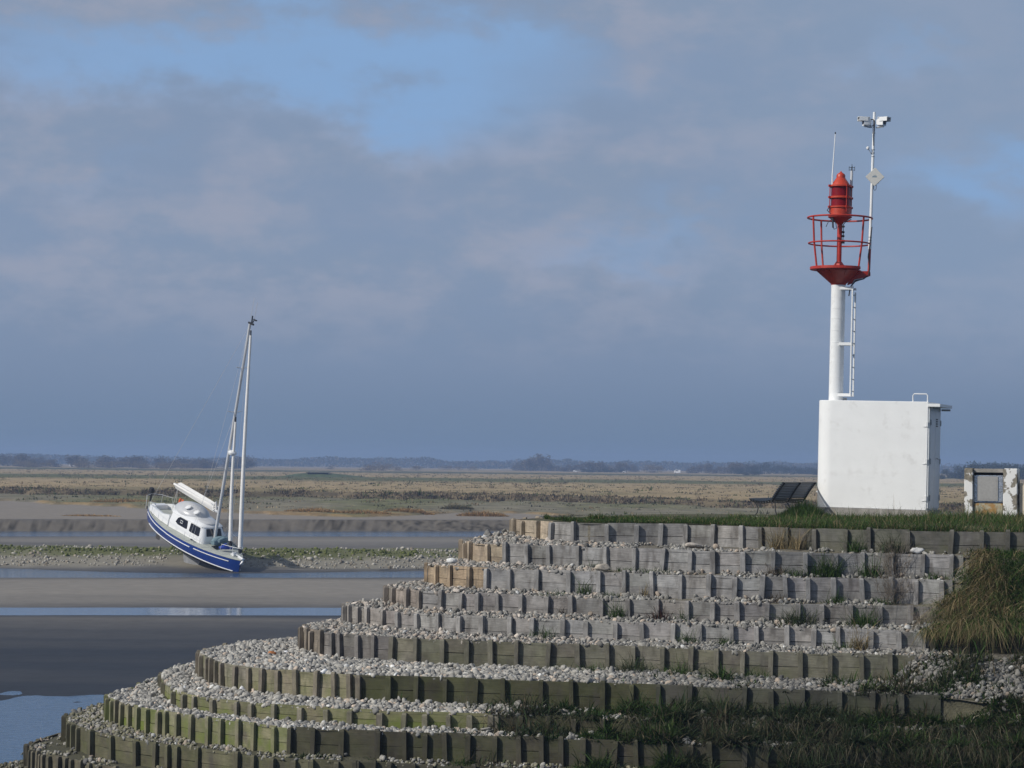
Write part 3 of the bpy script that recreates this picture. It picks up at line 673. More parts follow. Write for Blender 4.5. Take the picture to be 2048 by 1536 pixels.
def wall(k):
    pts = list(POSTS[k]); tend = TEND[k]
    # hidden far side of the tip
    t = pts[0]
    while True:
        t -= np.degrees(.62 / max(Rk(k, t), 1.5))
        if t < 150: break
        pts.insert(0, float(t))
    while pts[-1] < tend - np.degrees(.75 / Rk(k, pts[-1])):
        pts.append(pts[-1] + float(np.degrees(random.uniform(.56, .68) / Rk(k, pts[-1]))))
    ends = pts + ([tend] if tend - pts[-1] > .4 else [])
    o_x, o_y = P2(k, ends[len(ends) // 2])
    root = empty('retaining_wall', (o_x, o_y, ZK[k] - .6), '%s timber retaining wall of the terraces, %s' % (ORD[k], LOOK[k]), 'retaining wall', 'stepped timber retaining walls')
    inv = Matrix.Translation((-o_x, -o_y, -(ZK[k] - .6)))
    def place(ob):
        ob.parent = root; ob.matrix_parent_inverse = inv; return ob
    zt = ZK[k]; zb = ZK[k + 1] - .22
    h1 = .285 if k != 8 else .20
    up = MB(); lo = MB(); lo2 = MB()
    rr = []
    drop = [zt]
    for i in range(len(ends) - 1):
        a = P2(k, ends[i]); b = P2(k, ends[i + 1])
        d = Vector((b[0] - a[0], b[1] - a[1])); L_ = d.length; d.normalize(); n = (d.y, -d.x)
        if n[0] * (a[0] - O[0]) + n[1] * (a[1] - O[1]) < 0: n = (-n[0], -n[1])
        rr.append(n)
        c, alg = wall_colour(k, (a[0] + b[0]) / 2)
        v = random.uniform(.78, 1.18); tint = np.array([random.uniform(.97, 1.03), 1, random.uniform(.97, 1.03)])
        sag = random.uniform(-.022, .012) + (random.uniform(-.04, .01) if k in (10, 9) and random.random() < .4 else 0)
        cu = tuple(np.clip(c * v * tint, 0, 1)) + (min(1, alg * random.uniform(.6, 1.1)),)
        cl = tuple(np.clip(c * v * random.uniform(.82, 1.05), 0, 1)) + (min(1, alg * random.uniform(.9, 1.5)),)
        ov = d * .0
        gap = random.uniform(.004, .013)
        add_board(up, a, b, n, zt - h1 + sag, zt + sag, .045, cu)
        add_board(lo, a, b, n, zt - 2 * h1 + sag, zt - h1 - gap + sag, .045, cl)
        if zt - 2 * h1 > zb + .08: add_board(lo2, a, b, n, zb, zt - 2 * h1 - gap, .045, cl)
    place(up.build('upper_board_course', M_wood, None, colors=True))
    place(lo.build('lower_board_course', M_wood, None, colors=True))
    if lo2.v: place(lo2.build('buried_board_course', M_wood, None, colors=True))
    for i, t in enumerate(pts):
        a = P2(k, t)
        n = rr[min(i, len(rr) - 1)]
        if i > 0: 
            n0 = rr[i - 1] if i - 1 < len(rr) else n
            n = ((n[0] + n0[0]) / 2, (n[1] + n0[1]) / 2); l = math.hypot(*n); n = (n[0] / l, n[1] / l)
        c, alg = wall_colour(k, a[0])
        v = random.uniform(.80, 1.12)
        c = tuple(np.clip(c * v, 0, 1)) + (alg * random.uniform(.2, .8),)
        if k == 7 and a[0] < -3: c = tuple(np.array([.22, .19, .15]) * v) + (.1,)
        if k == 8 and a[0] < -.2: c = tuple(np.array([.21, .19, .15]) * v) + (.15,)
        mb = MB()
        ztop = zt + random.uniform(-.03, .05) if k != 8 else zt + random.uniform(-.05, .0)
        add_post(mb, (a[0] + n[0] * .008, a[1] + n[1] * .008), n, zb, ztop, random.uniform(.085, .115), random.uniform(.075, .10), c, random.gauss(0, .026) + (.06 if random.random() < .06 else 0))
        place(mb.build('post', M_wood, None, colors=True))
    return root
for k in range(1, 12): wall(k)

# old wall under the right grass bank, timber coloured dark for the overhang's shade
def old_wall():
    root = empty('old_timber_wall', (11, 51.6, 3.0), 'old timber wall coloured dark for the shade of the long grass bank overhanging it', 'retaining wall')
    inv = Matrix.Translation((-11, -51.6, -3.0)); mb = MB()
    ths = [TEND[5] + .3 + i * 2.4 for i in range(9)]; pp = [Vector(P2(5, t)) for t in ths]; n = (-.25, -.97)
    for i in range(8):
        a = pp[i]; b = pp[i + 1]
        for j in range(2):
            c = tuple(np.array([.055, .048, .038]) * random.uniform(.7, 1.3)) + (.1,)
            add_board(mb, a, b, n, 3.08 + j * .27 + random.uniform(-.02, .02), 3.33 + j * .27, .05, c)
    o = mb.build('boards', M_wood, None, colors=True); o.parent = root; o.matrix_parent_inverse = inv
    for i in range(9):
        mb = MB(); a = pp[i]
        add_post(mb, a, n, 3.0, 3.66 + random.uniform(-.05, .02), .12, .10, tuple(np.array([.05, .044, .036]) * random.uniform(.7, 1.2)) + (.1,), random.gauss(0, .03))
        o = mb.build('post', M_wood, None, colors=True); o.parent = root; o.matrix_parent_inverse = inv
old_wall()

# ------------------------------------------------------------------ cobbles
def ico_protos(n, sub, seed):
    r = np.random.default_rng(seed); out = []
    bm = bmesh.new(); bmesh.ops.create_icosphere(bm, subdivisions=sub, radius=1)
    base = np.array([v.co[:] for v in bm.verts]); F = np.array([[v.index for v in f.verts] for f in bm.faces]); bm.free()
    for i in range(n):
        v = base.copy()
        for _ in range(6):
            d = r.normal(size=3); d /= np.linalg.norm(d); lim = r.uniform(.55, .9)
            s = v @ d; v = v - np.maximum(s - lim, 0)[:, None] * d * .85
        v *= r.uniform(.85, 1.12, size=(len(v), 1)) ** .8
        out.append(v)
    return out, F
def scatter_rocks(P, S, C, seed, sub=2):
    protos, F = ico_protos(9, sub, seed); r = np.random.default_rng(seed + 1); n = len(P)
    nv = len(protos[0]); idx = r.integers(0, len(protos), n)
    B = np.stack(protos)[idx] * S[:, None, :]
    q = r.normal(size=(n, 4)); q[:, 1:3] *= .55
    if n == 1: q[:] = (1, .04, .03, .1)
    q = q + 0; q /= np.linalg.norm(q, axis=1)[:, None]
    w, x, y, z = q.T
    Rm = np.stack([1 - 2 * (y * y + z * z), 2 * (x * y - z * w), 2 * (x * z + y * w), 2 * (x * y + z * w), 1 - 2 * (x * x + z * z), 2 * (y * z - x * w), 2 * (x * z - y * w), 2 * (y * z + x * w), 1 - 2 * (x * x + y * y)], -1).reshape(n, 3, 3)
    V = np.einsum('nij,nvj->nvi', Rm, B) + P[:, None, :]
    FF = (F[None] + (np.arange(n) * nv)[:, None, None]).reshape(-1, 3)
    CC = np.repeat(C, nv, 0)
    return V.reshape(-1, 3), FF, CC

def tread_stones():
    Ps = []; Ss = []; Cs = []
    per = {2: 620, 3: 560, 4: 540, 5: 540, 6: 600, 7: 760, 8: 620, 9: 540, 10: 320, 11: 200, 12: 150}  # stones per square metre laid
    for k in range(2, 13):
        th = np.arange(150, 318, .25)
        r1 = Rk(k, th); r0_ = Rk(k - 1, th)
        area = np.maximum(.5 * (r1 ** 2 - r0_ ** 2), .01) * np.radians(.25)
        x, y = P2(k, th)
        dens = np.ones_like(th)
        te = min(TEND.get(k, 330), TEND[k - 1])
        if k <= 6: dens *= np.interp(x, [4.0, 7.0], [1, .72]); dens *= np.where(th > te + 1.5, .0, 1)
        if k == 2: dens *= np.interp(x, [1.5, 3.5], [1, .30])
        if k == 3: dens *= np.interp(x, [1.5, 4], [1, .55])
        if k == 7: dens *= np.interp(x, [4, 9, 12], [1, .75, .8])
        if k == 8: dens *= np.interp(x, [.5, 1.8, 12], [1, .60, .60])
        if k == 9: dens *= np.interp(x, [-5, -3.5, 0, 2], [1, .65, .65, .65])
        if k == 10: dens *= np.interp(x, [-8, -5, 0], [1, .8, .75])
        dens *= np.where(th < 185, .8, 1)
        lam = area * per[k] * dens * .62
        cnt = rng.poisson(lam)
        T = np.repeat(th, cnt) + rng.uniform(0, .25, cnt.sum())
        n = len(T)
        t = rng.uniform(.02, .97, n)
        px, py, pz = tread_point(k, T, t)
        size = np.clip(rng.lognormal(math.log(.034), .36, n), .016, .075) * (1.12 if 7 <= k <= 9 else 1)
        size = np.where(rng.random(n) < .01, size * 1.4, size)
        if k >= 10:
            cl = fbm(px * 1.4, py * 1.4, 3); keep = cl > .47
            if k == 10: keep |= (px < -6.5)
        else:
            keep = np.ones(n, bool)
            if k in (2, 3, 4): keep = (fbm(px * 1.6, py * 1.6, 2) > .40) | (px < 2)
            if k in (8, 9): keep = (px < 1.0 + rng.normal(0, .4, n)) | (fbm(px * 1.5, py * 1.5, 3) > .50)
        heap = np.maximum(0, t - .35) * .05 * (1 if k < 10 else .3)
        heap = heap + (k == 2) * np.clip((.9 - px) * .35, 0, 1) * np.minimum(t * 1.6, 1) * .22
        pz = pz + rng.uniform(.1, .8, n) * size + heap * rng.uniform(0, 1, n) * 1.3
        S = size[:, None] * np.stack([rng.uniform(.9, 1.45, n), rng.uniform(.75, 1.1, n), rng.uniform(.5, .85, n)], -1)
        base = np.array([.262, .253, .228])
        v = np.clip(rng.normal(1, .20, n), .45, 1.5)[:, None]
        hue = rng.random(n)[:, None]
        c = np.where(hue < .07, np.array([.36, .30, .24]), np.where(hue < .32, np.array([.155, .152, .142]), np.where(hue < .345, np.array([.48, .48, .46]), base)))
        if k <= 6:
            warm = (px < 2)[:, None]; c = np.where(warm & (hue > .75), np.array([.41, .365, .315]), c)
        if k >= 10: c = np.where(rng.random(n)[:, None] < .45, np.array([.20, .19, .13]), c)
        if k == 12: c = np.where(rng.random(n)[:, None] < .75, np.array([.10, .095, .065]), c)
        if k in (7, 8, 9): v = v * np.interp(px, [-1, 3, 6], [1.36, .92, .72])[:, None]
        C = np.clip(c * v, .02, .8)
        Ps.append(np.stack([px, py, pz], -1)[keep]); Ss.append(S[keep]); Cs.append(C[keep])
    P = np.concatenate(Ps); S = np.concatenate(Ss); C = np.concatenate(Cs)
    # stones beyond the wall ends on the right
    n = 1100
    T = rng.uniform(291, 316, n); kk = 7
    px, py, pz = tread_point(7, T, rng.uniform(.1, .95, n)); ok = px > 7.6
    s = np.clip(rng.lognormal(math.log(.040), .35, n), .02, .085)
    P = np.concatenate([P, np.stack([px, py, pz + s * .4], -1)[ok]])
    S = np.concatenate([S, (s[:, None] * np.array([1.2, 1, .7]))[ok]]); C = np.concatenate([C, np.clip(np.array([.225, .217, .195]) * rng.normal(1, .2, (n, 1)), .05, .8)[ok]])
    # little fall of stones by the right end of the second and third walls
    n = 90
    px = rng.normal(9.65, .17, n); py = rng.normal(53.55, .2, n); pz = 4.55 + rng.uniform(0, .22, n)
    s = rng.uniform(.04, .085, n)
    P = np.concatenate([P, np.stack([px, py, pz], -1)]); S = np.concatenate([S, s[:, None] * np.array([1.2, 1, .8])]); C = np.concatenate([C, np.clip(np.array([.46, .45, .42]) * rng.normal(1, .15, (n, 1)), .05, .8)])
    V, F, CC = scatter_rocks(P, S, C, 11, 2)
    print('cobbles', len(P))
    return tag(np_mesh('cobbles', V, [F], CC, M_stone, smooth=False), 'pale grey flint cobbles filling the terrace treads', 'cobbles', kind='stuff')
tread_stones()

def single_rock(name, k, th, t, s, c, label, dz=0.03, seed=1):
    x, y, z = tread_point(k, th, t)
    V, F, CC = scatter_rocks(np.zeros((1, 3)), np.array([s]), np.array([c]), seed, 3)
    o = np_mesh(name, V, [F], CC, M_stone, smooth=True); o.location = (float(x), float(y), float(z) + s[2] * .6 + dz)
    return tag(o, label, 'stone')
single_rock('stone', 7, 216.5, .62, (.10, .085, .07), (.40, .16, .06), 'orange-brown stone lying among the pale cobbles on the wide seventh tread', .05, 5)
def rock_x(name, k, x_at, t, s, c, label, dz=.03, seed=1):
    tt = np.arange(205, 325, .2); xx, yy, zz = tread_point(k, tt, np.full(len(tt), t)); j = int(np.argmin(abs(xx - x_at)))
    return single_rock(name, k, float(tt[j]), t, s, c, label, dz, seed)
rock_x('stone', 2, 8.75, .5, (.17, .09, .075), (.62, .61, .58), 'large white oblong stone on the edge above the second wall, by the right end', .05, 8)
rock_x('stone', 2, 4.1, .5, (.20, .10, .07), (.42, .38, .33), 'long flat stone lying on the tread below the grey part of the top wall', .04, 9)
rock_x('stone', 3, 2.05, .4, (.19, .11, .09), (.45, .40, .33), 'long tan stone lying on cobbles below the second wall', .06, 12)
rock_x('stone', 3, -1.35, .35, (.14, .09, .07), (.66, .66, .64), 'bright white stone at the left tip of the tread above the third wall', .07, 13)


# ------------------------------------------------------------------ grass and plants
def blades(P, H, W, lean, C, seg=3, droop=.5):
    """P (n,3) roots, H heights, W widths, lean (n,2) sideways travel as a share of the height"""
    n = len(P); a = rng.uniform(0, math.tau, n); side = np.stack([np.cos(a), np.sin(a), np.zeros(n)], -1)
    V = []; ts = np.linspace(0, 1, seg + 1)
    for i, t in enumerate(ts):
        p = P.copy()
        bend = t ** 1.8
        p[:, 0] += lean[:, 0] * H * bend; p[:, 1] += lean[:, 1] * H * bend
        p[:, 2] += H * (t - droop * np.hypot(lean[:, 0], lean[:, 1]) * t ** 2.2)
        wd = (W * (1 - t) ** .6)[:, None] * .5
        if i < seg: V += [p - side * wd, p + side * wd]
        else: V.append(p)
    V = np.stack(V, 1); nv = V.shape[1]; b = (np.arange(n) * nv)[:, None]
    Q = [b + np.array([[2 * i, 2 * i + 1, 2 * i + 3, 2 * i + 2]]) for i in range(seg - 1)]
    Tt = b + np.array([[2 * seg - 2, 2 * seg - 1, 2 * seg]])
    return V.reshape(-1, 3), [np.concatenate(Q), Tt], np.repeat(C, nv, 0)
def pick(cols, n, v=.22):
    c = np.array(cols, float)[rng.integers(0, len(cols), n)]
    return np.clip(c * rng.normal(1, v, (n, 1)), .005, .8)
GREEN = [(.035, .075, .014), (.050, .095, .020), (.065, .100, .028), (.030, .060, .014)]
DRY = [(.30, .23, .12), (.24, .19, .10), (.20, .17, .09), (.34, .27, .15)]
DARKG = [(.034, .060, .024), (.050, .078, .032), (.042, .052, .024), (.075, .078, .040)]
def merge(name, parts, mat, label, cat, kind=None, group=None, loc=None):
    Vs = []; Q = []; T = []; Cs = []; b = 0
    for V, F, C in parts:
        Vs.append(V); Cs.append(C)
        for f in F: (Q if f.shape[1] == 4 else T).append(f + b)
        b += len(V)
    V = np.concatenate(Vs)
    if loc is not None: V = V - np.array(loc)
    o = np_mesh(name, V, ([np.concatenate(Q)] if Q else []) + ([np.concatenate(T)] if T else []), np.concatenate(Cs), mat)
    if loc is not None: o.location = loc
    return tag(o, label, cat, group, kind)

def platform_grass():
    n = 60000
    x = rng.uniform(.8, 15, n)
    th = np.degrees(np.arctan2(55 - 63, x - 3)) % 360
    # front edge of the platform at this x
    tt = np.arange(195, 330, .5); ex, ey = P2(1, tt); yf = np.interp(x, ex, ey)
    dep = rng.random(n) ** 1.5 * np.interp(x, [.8, 2, 5, 7, 15], [.6, 2.0, 4.5, 6, 6.5])
    y = yf + .06 + dep
    h = np.interp(x, [.8, 2, 5.5, 6.5, 8, 11, 15], [.03, .06, .08, .12, .15, .20, .22]) * rng.lognormal(0, .4, n)
    h *= .35 + 1.3 * fbm(x * 1.1, y * .8, 3)
    h = np.where((x < 2.2) , h * (.6 + 1.2 * (vnoise(x * 3, y) > .62)), h)
    # no blades inside hut, bench slab or the far sandy strip
    keep = ~((x > 7.3) & (x < 11.0) & (y > 60.9 - .36 * (x - 10.2)) )
    keep &= ~((x > 5.6) & (x < 6.55) & (y > 60.0) & (y < 61.2))
    keep &= ~((x > 11.0) & (y > 60.8))
    keep &= ~((x < 5.3) & (y > 59.5))
    x, y, h = x[keep], y[keep], h[keep]; n = len(x)
    z = plat_z(x, y) - .02
    dryness = rng.random(n) < np.interp(x, [0, 6, 9, 15], [.10, .16, .24, .20])
    C = np.where(dryness[:, None], pick(DRY, n) * .85, pick(GREEN, n) * 1.25)
    ln = rng.normal(0, .45, (n, 2)); ln[:, 1] -= .25
    return merge('platform_grass', [blades(np.stack([x, y, z], -1), h, rng.uniform(.008, .018, n), ln, C)], M_grass, 'short green grass along the platform edge', 'grass', 'stuff')
platform_grass()

def mound_grass():
    # thick green tuft between bench and hut, and long grass against the hut plinth
    parts = []
    n = 5000
    x = rng.normal(7.05, .42, n); y = rng.normal(60.9, .35, n)
    h = .34 * np.exp(-((x - 7.15) / .5) ** 2) * rng.lognormal(0, .25, n) + .06
    parts.append(blades(np.stack([x, y, plat_z(x, y) - .02], -1), h, rng.uniform(.008, .016, n), rng.normal(0, .4, (n, 2)), pick(GREEN, n)))
    n = 9000
    x = rng.uniform(7.6, 13.5, n); y = 60.6 - .33 * (x - 10.2) * (x < 11) - np.where(x > 11, .25, 0) + rng.normal(-.35, .35, n)
    h = rng.lognormal(math.log(.20), .35, n) * np.interp(x, [7.6, 8, 9.6, 10.2, 13], [.45, .35, .5, .9, 1.1])
    parts.append(blades(np.stack([x, y, plat_z(x, y) - .02], -1), h, rng.uniform(.008, .016, n), rng.normal(0, .45, (n, 2)), np.where(rng.random(n)[:, None] < .25, pick(DRY, n) * .8, pick(GREEN, n))))
    return merge('long_grass', parts, M_grass, 'longer green grass around the foot of the white hut', 'grass', 'stuff')
mound_grass()

def bank_grass():
    parts = []
    # bank of long half-dry tussock grass beyond the wall ends
    n = 34000
    k = rng.integers(2, 6, n); th = rng.uniform(295, 318, n); t = rng.random(n)
    x = np.zeros(n); y = np.zeros(n); z = np.zeros(n)
    for kk in range(2, 6):
        mk = k == kk; a, b, c = tread_point(kk, th[mk], t[mk]); x[mk] = a; y[mk] = b; z[mk] = c
    lim = np.interp(z, [3.6, 3.9, 4.5, 5.2, 5.8], [8.8, 8.95, 9.55, 9.85, 9.95])
    cl = fbm(x * 1.7, z * 2.2, 3)
    keep = (x > lim + rng.normal(0, .12, n)) & (x < 15)
    x, y, z, cl = x[keep], y[keep], z[keep], cl[keep]; n = len(x)
    h = np.clip(rng.lognormal(math.log(.34), .4, n), .1, .75) * (.5 + cl)
    h = h * np.interp(z, [4.9, 5.3], [1, .40])
    ln = np.stack([rng.normal(-.35, .5, n), rng.normal(-.85, .35, n)], -1)
    dry = rng.random(n) < np.clip((cl - .37) * 2.8, .10, .70)
    C = np.where(dry[:, None], pick(DRY, n) * 1.2, pick(GREEN, n) * 1.5)
    parts.append(blades(np.stack([x, y, z - .03], -1), h, rng.uniform(.010, .022, n), ln, C, 4, .75))
    n = 9000
    th = rng.uniform(TEND[5] - .2, 318, n); x, y, z = tread_point(5, th, rng.uniform(0, .2, n)); hh = rng.lognormal(math.log(.34), .4, n) * (.4 + 1.2 * fbm(x * 2, y * 2, 2))
    parts.append(blades(np.stack([x, y, z], -1), hh, rng.uniform(.010, .020, n), np.stack([rng.normal(-.2, .4, n), rng.normal(-.95, .25, n)], -1), np.where(rng.random(n)[:, None] < .6, pick(DRY, n) * 1.0, pick(GREEN, n) * 1.3), 4, 1.15))
    return merge('bank_grass', parts, M_grass, 'long tangled green and straw grass spilling down the right bank', 'grass', 'stuff')
bank_grass()

def undergrowth():
    parts = []
    for k, n, x0, x1 in ((8, 9000, 1.6, 5.2), (8, 9000, 5.2, 14), (9, 26000, 6.2, 14.5)):
        th = rng.uniform(240, 322, n); x, y, z = tread_point(k, th, rng.uniform(0, .25, n)); g = fbm(x * 1.5, y * 1.5 + k, 3)
        kp = (x > x0 + rng.normal(0, .9, n)) & (x < x1) & (g > (.50 if x0 < 2 else .36)); x, y, z, g = x[kp], y[kp], z[kp], g[kp]; m = len(x)
        C = np.where(rng.random(m)[:, None] < .45, pick([(.115, .10, .065), (.085, .075, .045), (.16, .14, .09)], m), pick(DARKG, m))
        parts.append(blades(np.stack([x, y, z], -1), rng.lognormal(math.log(.34), .35, m), rng.uniform(.010, .022, m), np.stack([rng.normal(-.15, .45, m), rng.normal(-.9, .3, m)], -1), C, 4, 1.1))
    def region(k, n, x0, x1, fade, thr, t0=0, t1=1):
        th = rng.uniform(240, 322, n); t = rng.uniform(t0, t1, n)
        x, y, z = tread_point(k, th, t)
        g = .45 * fbm(x * 1.2 + 5 * k, y * 1.2, 3) + .55 * fbm(x * 2.6 + 3 * k, y * 2.6, 3)
        keep = (x > x0 + rng.normal(0, fade, n)) & (x < x1) & (g > thr)
        return x[keep], y[keep], z[keep], g[keep]
    for k, n, x0, fade, thr, hh, t0, t1 in ((7, 20000, 3.6, .7, .50, .24, 0, .8), (7, 40000, 8.0, .5, .40, .26, 0, 1), (8, 130000, 1.0, .9, .36, .24, 0, 1), (9, 140000, .8, .8, .38, .26, 0, 1), (10, 70000, 2.6, 1.4, .36, .30, .0, 1), (10, 100000, 5.0, 1.5, .32, .34, .3, 1), (9, 60000, 5.0, 1.5, .34, .28, 0, 1), (8, 60000, 8.2, .3, .26, .20, .3, 1), (7, 80000, 4.0, .9, .46, .16, 0, .8), (7, 90000, 8.0, .4, .41, .17, 0, 1), (8, 60000, .9, .9, .33, .10, 0, 1), (9, 60000, .9, .9, .33, .10, 0, 1), (10, 16000, -6, 2, .55, .12, 0, 1), (11, 20000, 4.0, 1.6, .42, .30, 0, 1), (9, 9000, -3.6, .8, .56, .12, 0, .5)):
        x, y, z, g = region(k, n, x0, 14.5, fade, thr, t0, t1); m = len(x)
        h = np.clip(rng.lognormal(math.log(hh), .45, m), .03, .7) * np.clip((g - thr) * 5, .3, 1.15)
        ln = rng.normal(0, .55, (m, 2)); ln[:, 1] -= .35
        pal = pick(DARKG, m); dry = rng.random(m) < np.clip((fbm(x * .9, y * .9 + k, 2) - .38) * 1.5, .05, .5)
        C = np.where(dry[:, None], pick([(.105, .088, .052), (.075, .064, .038), (.14, .12, .075)], m), np.where((fbm(x * .7 + 9, y * .7, 2) > .5)[:, None], pick(GREEN, m) * .85, pal * 1.0))
        parts.append(blades(np.stack([x, y, z - .02], -1), h, np.where(rng.random(m) < .25, rng.uniform(.03, .06, m), rng.uniform(.010, .026, m)), ln, C))
    # a few bleached stems
    for _ in range(46):
        k = int(rng.integers(8, 11)); th = rng.uniform(283, 312); x, y, z = tread_point(k, th, rng.random())
        m = 1
        parts.append(blades(np.array([[float(x), float(y), float(z) + .12]]), np.array([rng.uniform(.4, .8)]), np.array([.016]), np.array([[rng.normal(0, 1.0), -.5]]), np.array([[.42, .38, .28]]), 4, .6))
    return merge('undergrowth', parts, M_grass, 'dark tangled weeds and grass covering the lower right terraces', 'undergrowth', 'stuff')
undergrowth()

def tuft(k, x_at, t, n, h, pal, label, name='grass_tuft', cat='plant', spread=.12, wide=.012, lean=.55):
    tt = np.arange(205, 325, .2); xx, yy, zz = tread_point(k, tt, np.full(len(tt), t)); j = int(np.argmin(abs(xx - x_at)))
    loc = (float(xx[j]), float(yy[j]), float(zz[j])); n = int(n * 1.7)
    p = np.stack([rng.normal(loc[0], spread, n), rng.normal(loc[1], spread * .7, n), np.full(n, loc[2] + .01)], -1)
    V = blades(p, rng.lognormal(math.log(h * 1.35), .35, n), rng.uniform(wide * .7, wide * 1.4, n), rng.normal(0, lean, (n, 2)) + (p[:, :2] - np.array(loc[:2])) * 1.2, pick(pal, n))
    return merge(name, [V], M_grass, label, cat, None, 'plants growing on the terraces', loc)
BROWN = [(.10, .075, .045), (.14, .11, .07), (.08, .065, .045)]
RUST = [(.075, .03, .018), (.05, .022, .015), (.03, .03, .015)]
TUFTS = [
 (3, 1.86, .82, 60, .14, GREEN, 'small dark grass tuft at the foot of the second wall, left of its neighbours', .12),
 (3, 2.6, .75, 60, .09, GREEN, 'low spreading grass patch near the middle of the tread under the second wall', .18),
 (3, 3.3, .7, 70, .08, GREEN, 'low flat weeds among cobbles below the second wall', .22),
 (4, 1.65, .85, 60, .20, GREEN, 'grass tuft standing against the third wall near its tan end', .10),
 (4, 1.1, .5, 60, .08, GREEN, 'low green mat between cobbles under the third wall', .2),
 (4, 2.2, .6, 55, .10, GREEN, 'short green tuft hanging over the fourth wall edge', .13),
 (4, 3.0, .93, 24, .24, DRY, 'thin yellow dry grass sprig against the third wall', .06),
 (5, 2.35, .85, 70, .28, GREEN, 'upright bright green tuft with a yellow flower beside it, below the fourth wall', .10),
 (5, 3.25, .85, 80, .22, RUST, 'dark reddish-brown spiky plant below the fourth wall', .12),
 (5, 3.75, .85, 40, .20, GREEN, 'small green tuft just right of the dark reddish plant', .08),
 (5, 1.15, .95, 30, .15, BROWN, 'little brown withered plant on the fourth wall', .07),
 (6, .72, .85, 70, .20, GREEN, 'green tuft at the foot of the pale silvery fifth wall, far left one', .13),
 (6, 3.85, .85, 80, .20, GREEN, 'dense green tuft below the middle of the fifth wall', .14),
 (6, 4.55, .85, 60, .16, GREEN, 'rounded green tuft below the fifth wall, right of the dense one', .12),
 (6, 6.95, .85, 60, .18, GREEN, 'green weeds below the right part of the fifth wall', .15),
 (6, 7.25, .9, 70, .36, DRY, 'tall straw-coloured tuft against the fifth wall', .10),
 (7, 1.0, .88, 90, .12, DARKG, 'low dark weeds at the foot of the sixth wall above the wide cobbles', .22),
 (7, 1.75, .88, 60, .16, GREEN, 'ragged green plant at the foot of the sixth wall', .14),
 (7, 2.6, .9, 120, .26, DARKG, 'bushy grey-green weeds leaning on the sixth wall', .20),
 (7, 3.55, .9, 130, .26, GREEN, 'broad green bush on the sixth wall just right of the grey-green weeds', .20),
 (7, 5.1, .85, 70, .20, GREEN, 'green tuft between two posts of the sixth wall', .14),
 (2, 5.95, .8, 60, .42, DRY, 'straw-yellow dry reeds standing before the top wall, left clump', .10),
 (2, 6.35, .8, 50, .38, DRY, 'straw-yellow dry reeds standing before the top wall, right clump', .10),
 (2, 7.55, .8, 90, .28, GREEN, 'green weeds on the darker right part of the top wall', .16),
 (2, 8.3, .8, 110, .30, DARKG, 'dense dark weeds before the top wall near the dry shrub', .18),
 (3, 6.85, .75, 190, .34, GREEN, 'large rounded green bush in front of the second wall', .16),
 (3, 7.85, .8, 120, .28, GREEN, 'loose green plant with pale stems in front of the second wall', .16),
 (3, 5.7, .85, 70, .16, BROWN, 'brown withered weeds before the second wall', .14),
 (3, 6.15, .8, 60, .14, GREEN, 'short green tuft beside the brown weeds of the second wall', .12),
 (3, 9.1, .7, 80, .10, GREEN, 'low bright green cushion near the right end of the second wall', .12),
 (4, 5.75, .7, 60, .12, BROWN, 'flat brown-green weeds below the third wall', .15),
 (4, 7.0, .75, 90, .14, GREEN, 'low bright green cushion below the third wall', .12),
 (4, 7.95, .75, 80, .13, GREEN, 'yellowish green moss patch below the third wall', .16),
 (5, 6.05, .8, 170, .28, DARKG, 'wide dull green bush in front of the fourth wall', .22),
 (5, 7.45, .8, 160, .30, GREEN, 'spreading dark green tuft in front of the fourth wall, right of the wide bush', .15),
]
for q in TUFTS: tuft(q[0], q[1], q[2], q[3], q[4], q[5], q[6], spread=q[7])

def dry_shrub(k, x_at, t, h, spread, n, label):
    tt = np.arange(205, 325, .2); xx, yy, zz = tread_point(k, tt, np.full(len(tt), t)); j = int(np.argmin(abs(xx - x_at)))
    loc = (float(xx[j]), float(yy[j]), float(zz[j])); mb = MB(); r = random.Random(int(x_at * 100) + k)
    def twig(p, d, l, rr, dep):
        q = [p]; c = p
        for i in range(3):
            d = (d + Vector((r.gauss(0, .16), r.gauss(0, .16), r.gauss(.05, .10)))).normalized(); c = c + d * l / 3; q.append(c)
        mb.tube(q, [rr, rr * .85, rr * .7, rr * .5], 4, cap=False)
        if dep > 0:
            for _ in range(r.randint(3, 4)):
                twig(q[r.randint(1, 3)], (d + Vector((r.gauss(0, .55), r.gauss(0, .55), r.gauss(.2, .3)))).normalized(), l * r.uniform(.45, .7), rr * .6, dep - 1)
    for _ in range(n):
        twig(Vector((r.gauss(0, spread * .25), r.gauss(0, spread * .2), -.03)), Vector((r.gauss(0, .4), r.gauss(-.15, .3), 1)).normalized(), h * r.uniform(.5, .8), .0055, 2)
    o = mb.build('dry_shrub', M_twig, None); o.location = loc
    return tag(o, label, 'shrub', 'dry twiggy shrubs')
M_twig = basic('dry_twigs', (.17, .14, .105), .9, var=.25, scale=6)
dry_shrub(3, 8.25, .6, .78, .55, 26, 'tall dry brown twiggy shrub before the second wall')
dry_shrub(4, 8.05, .6, .66, .5, 22, 'dry brown twiggy shrub before the third wall, under the tall one')
dry_shrub(5, 8.65, .6, .50, .6, 22, 'low dry twiggy shrub at the right end of the fourth wall')


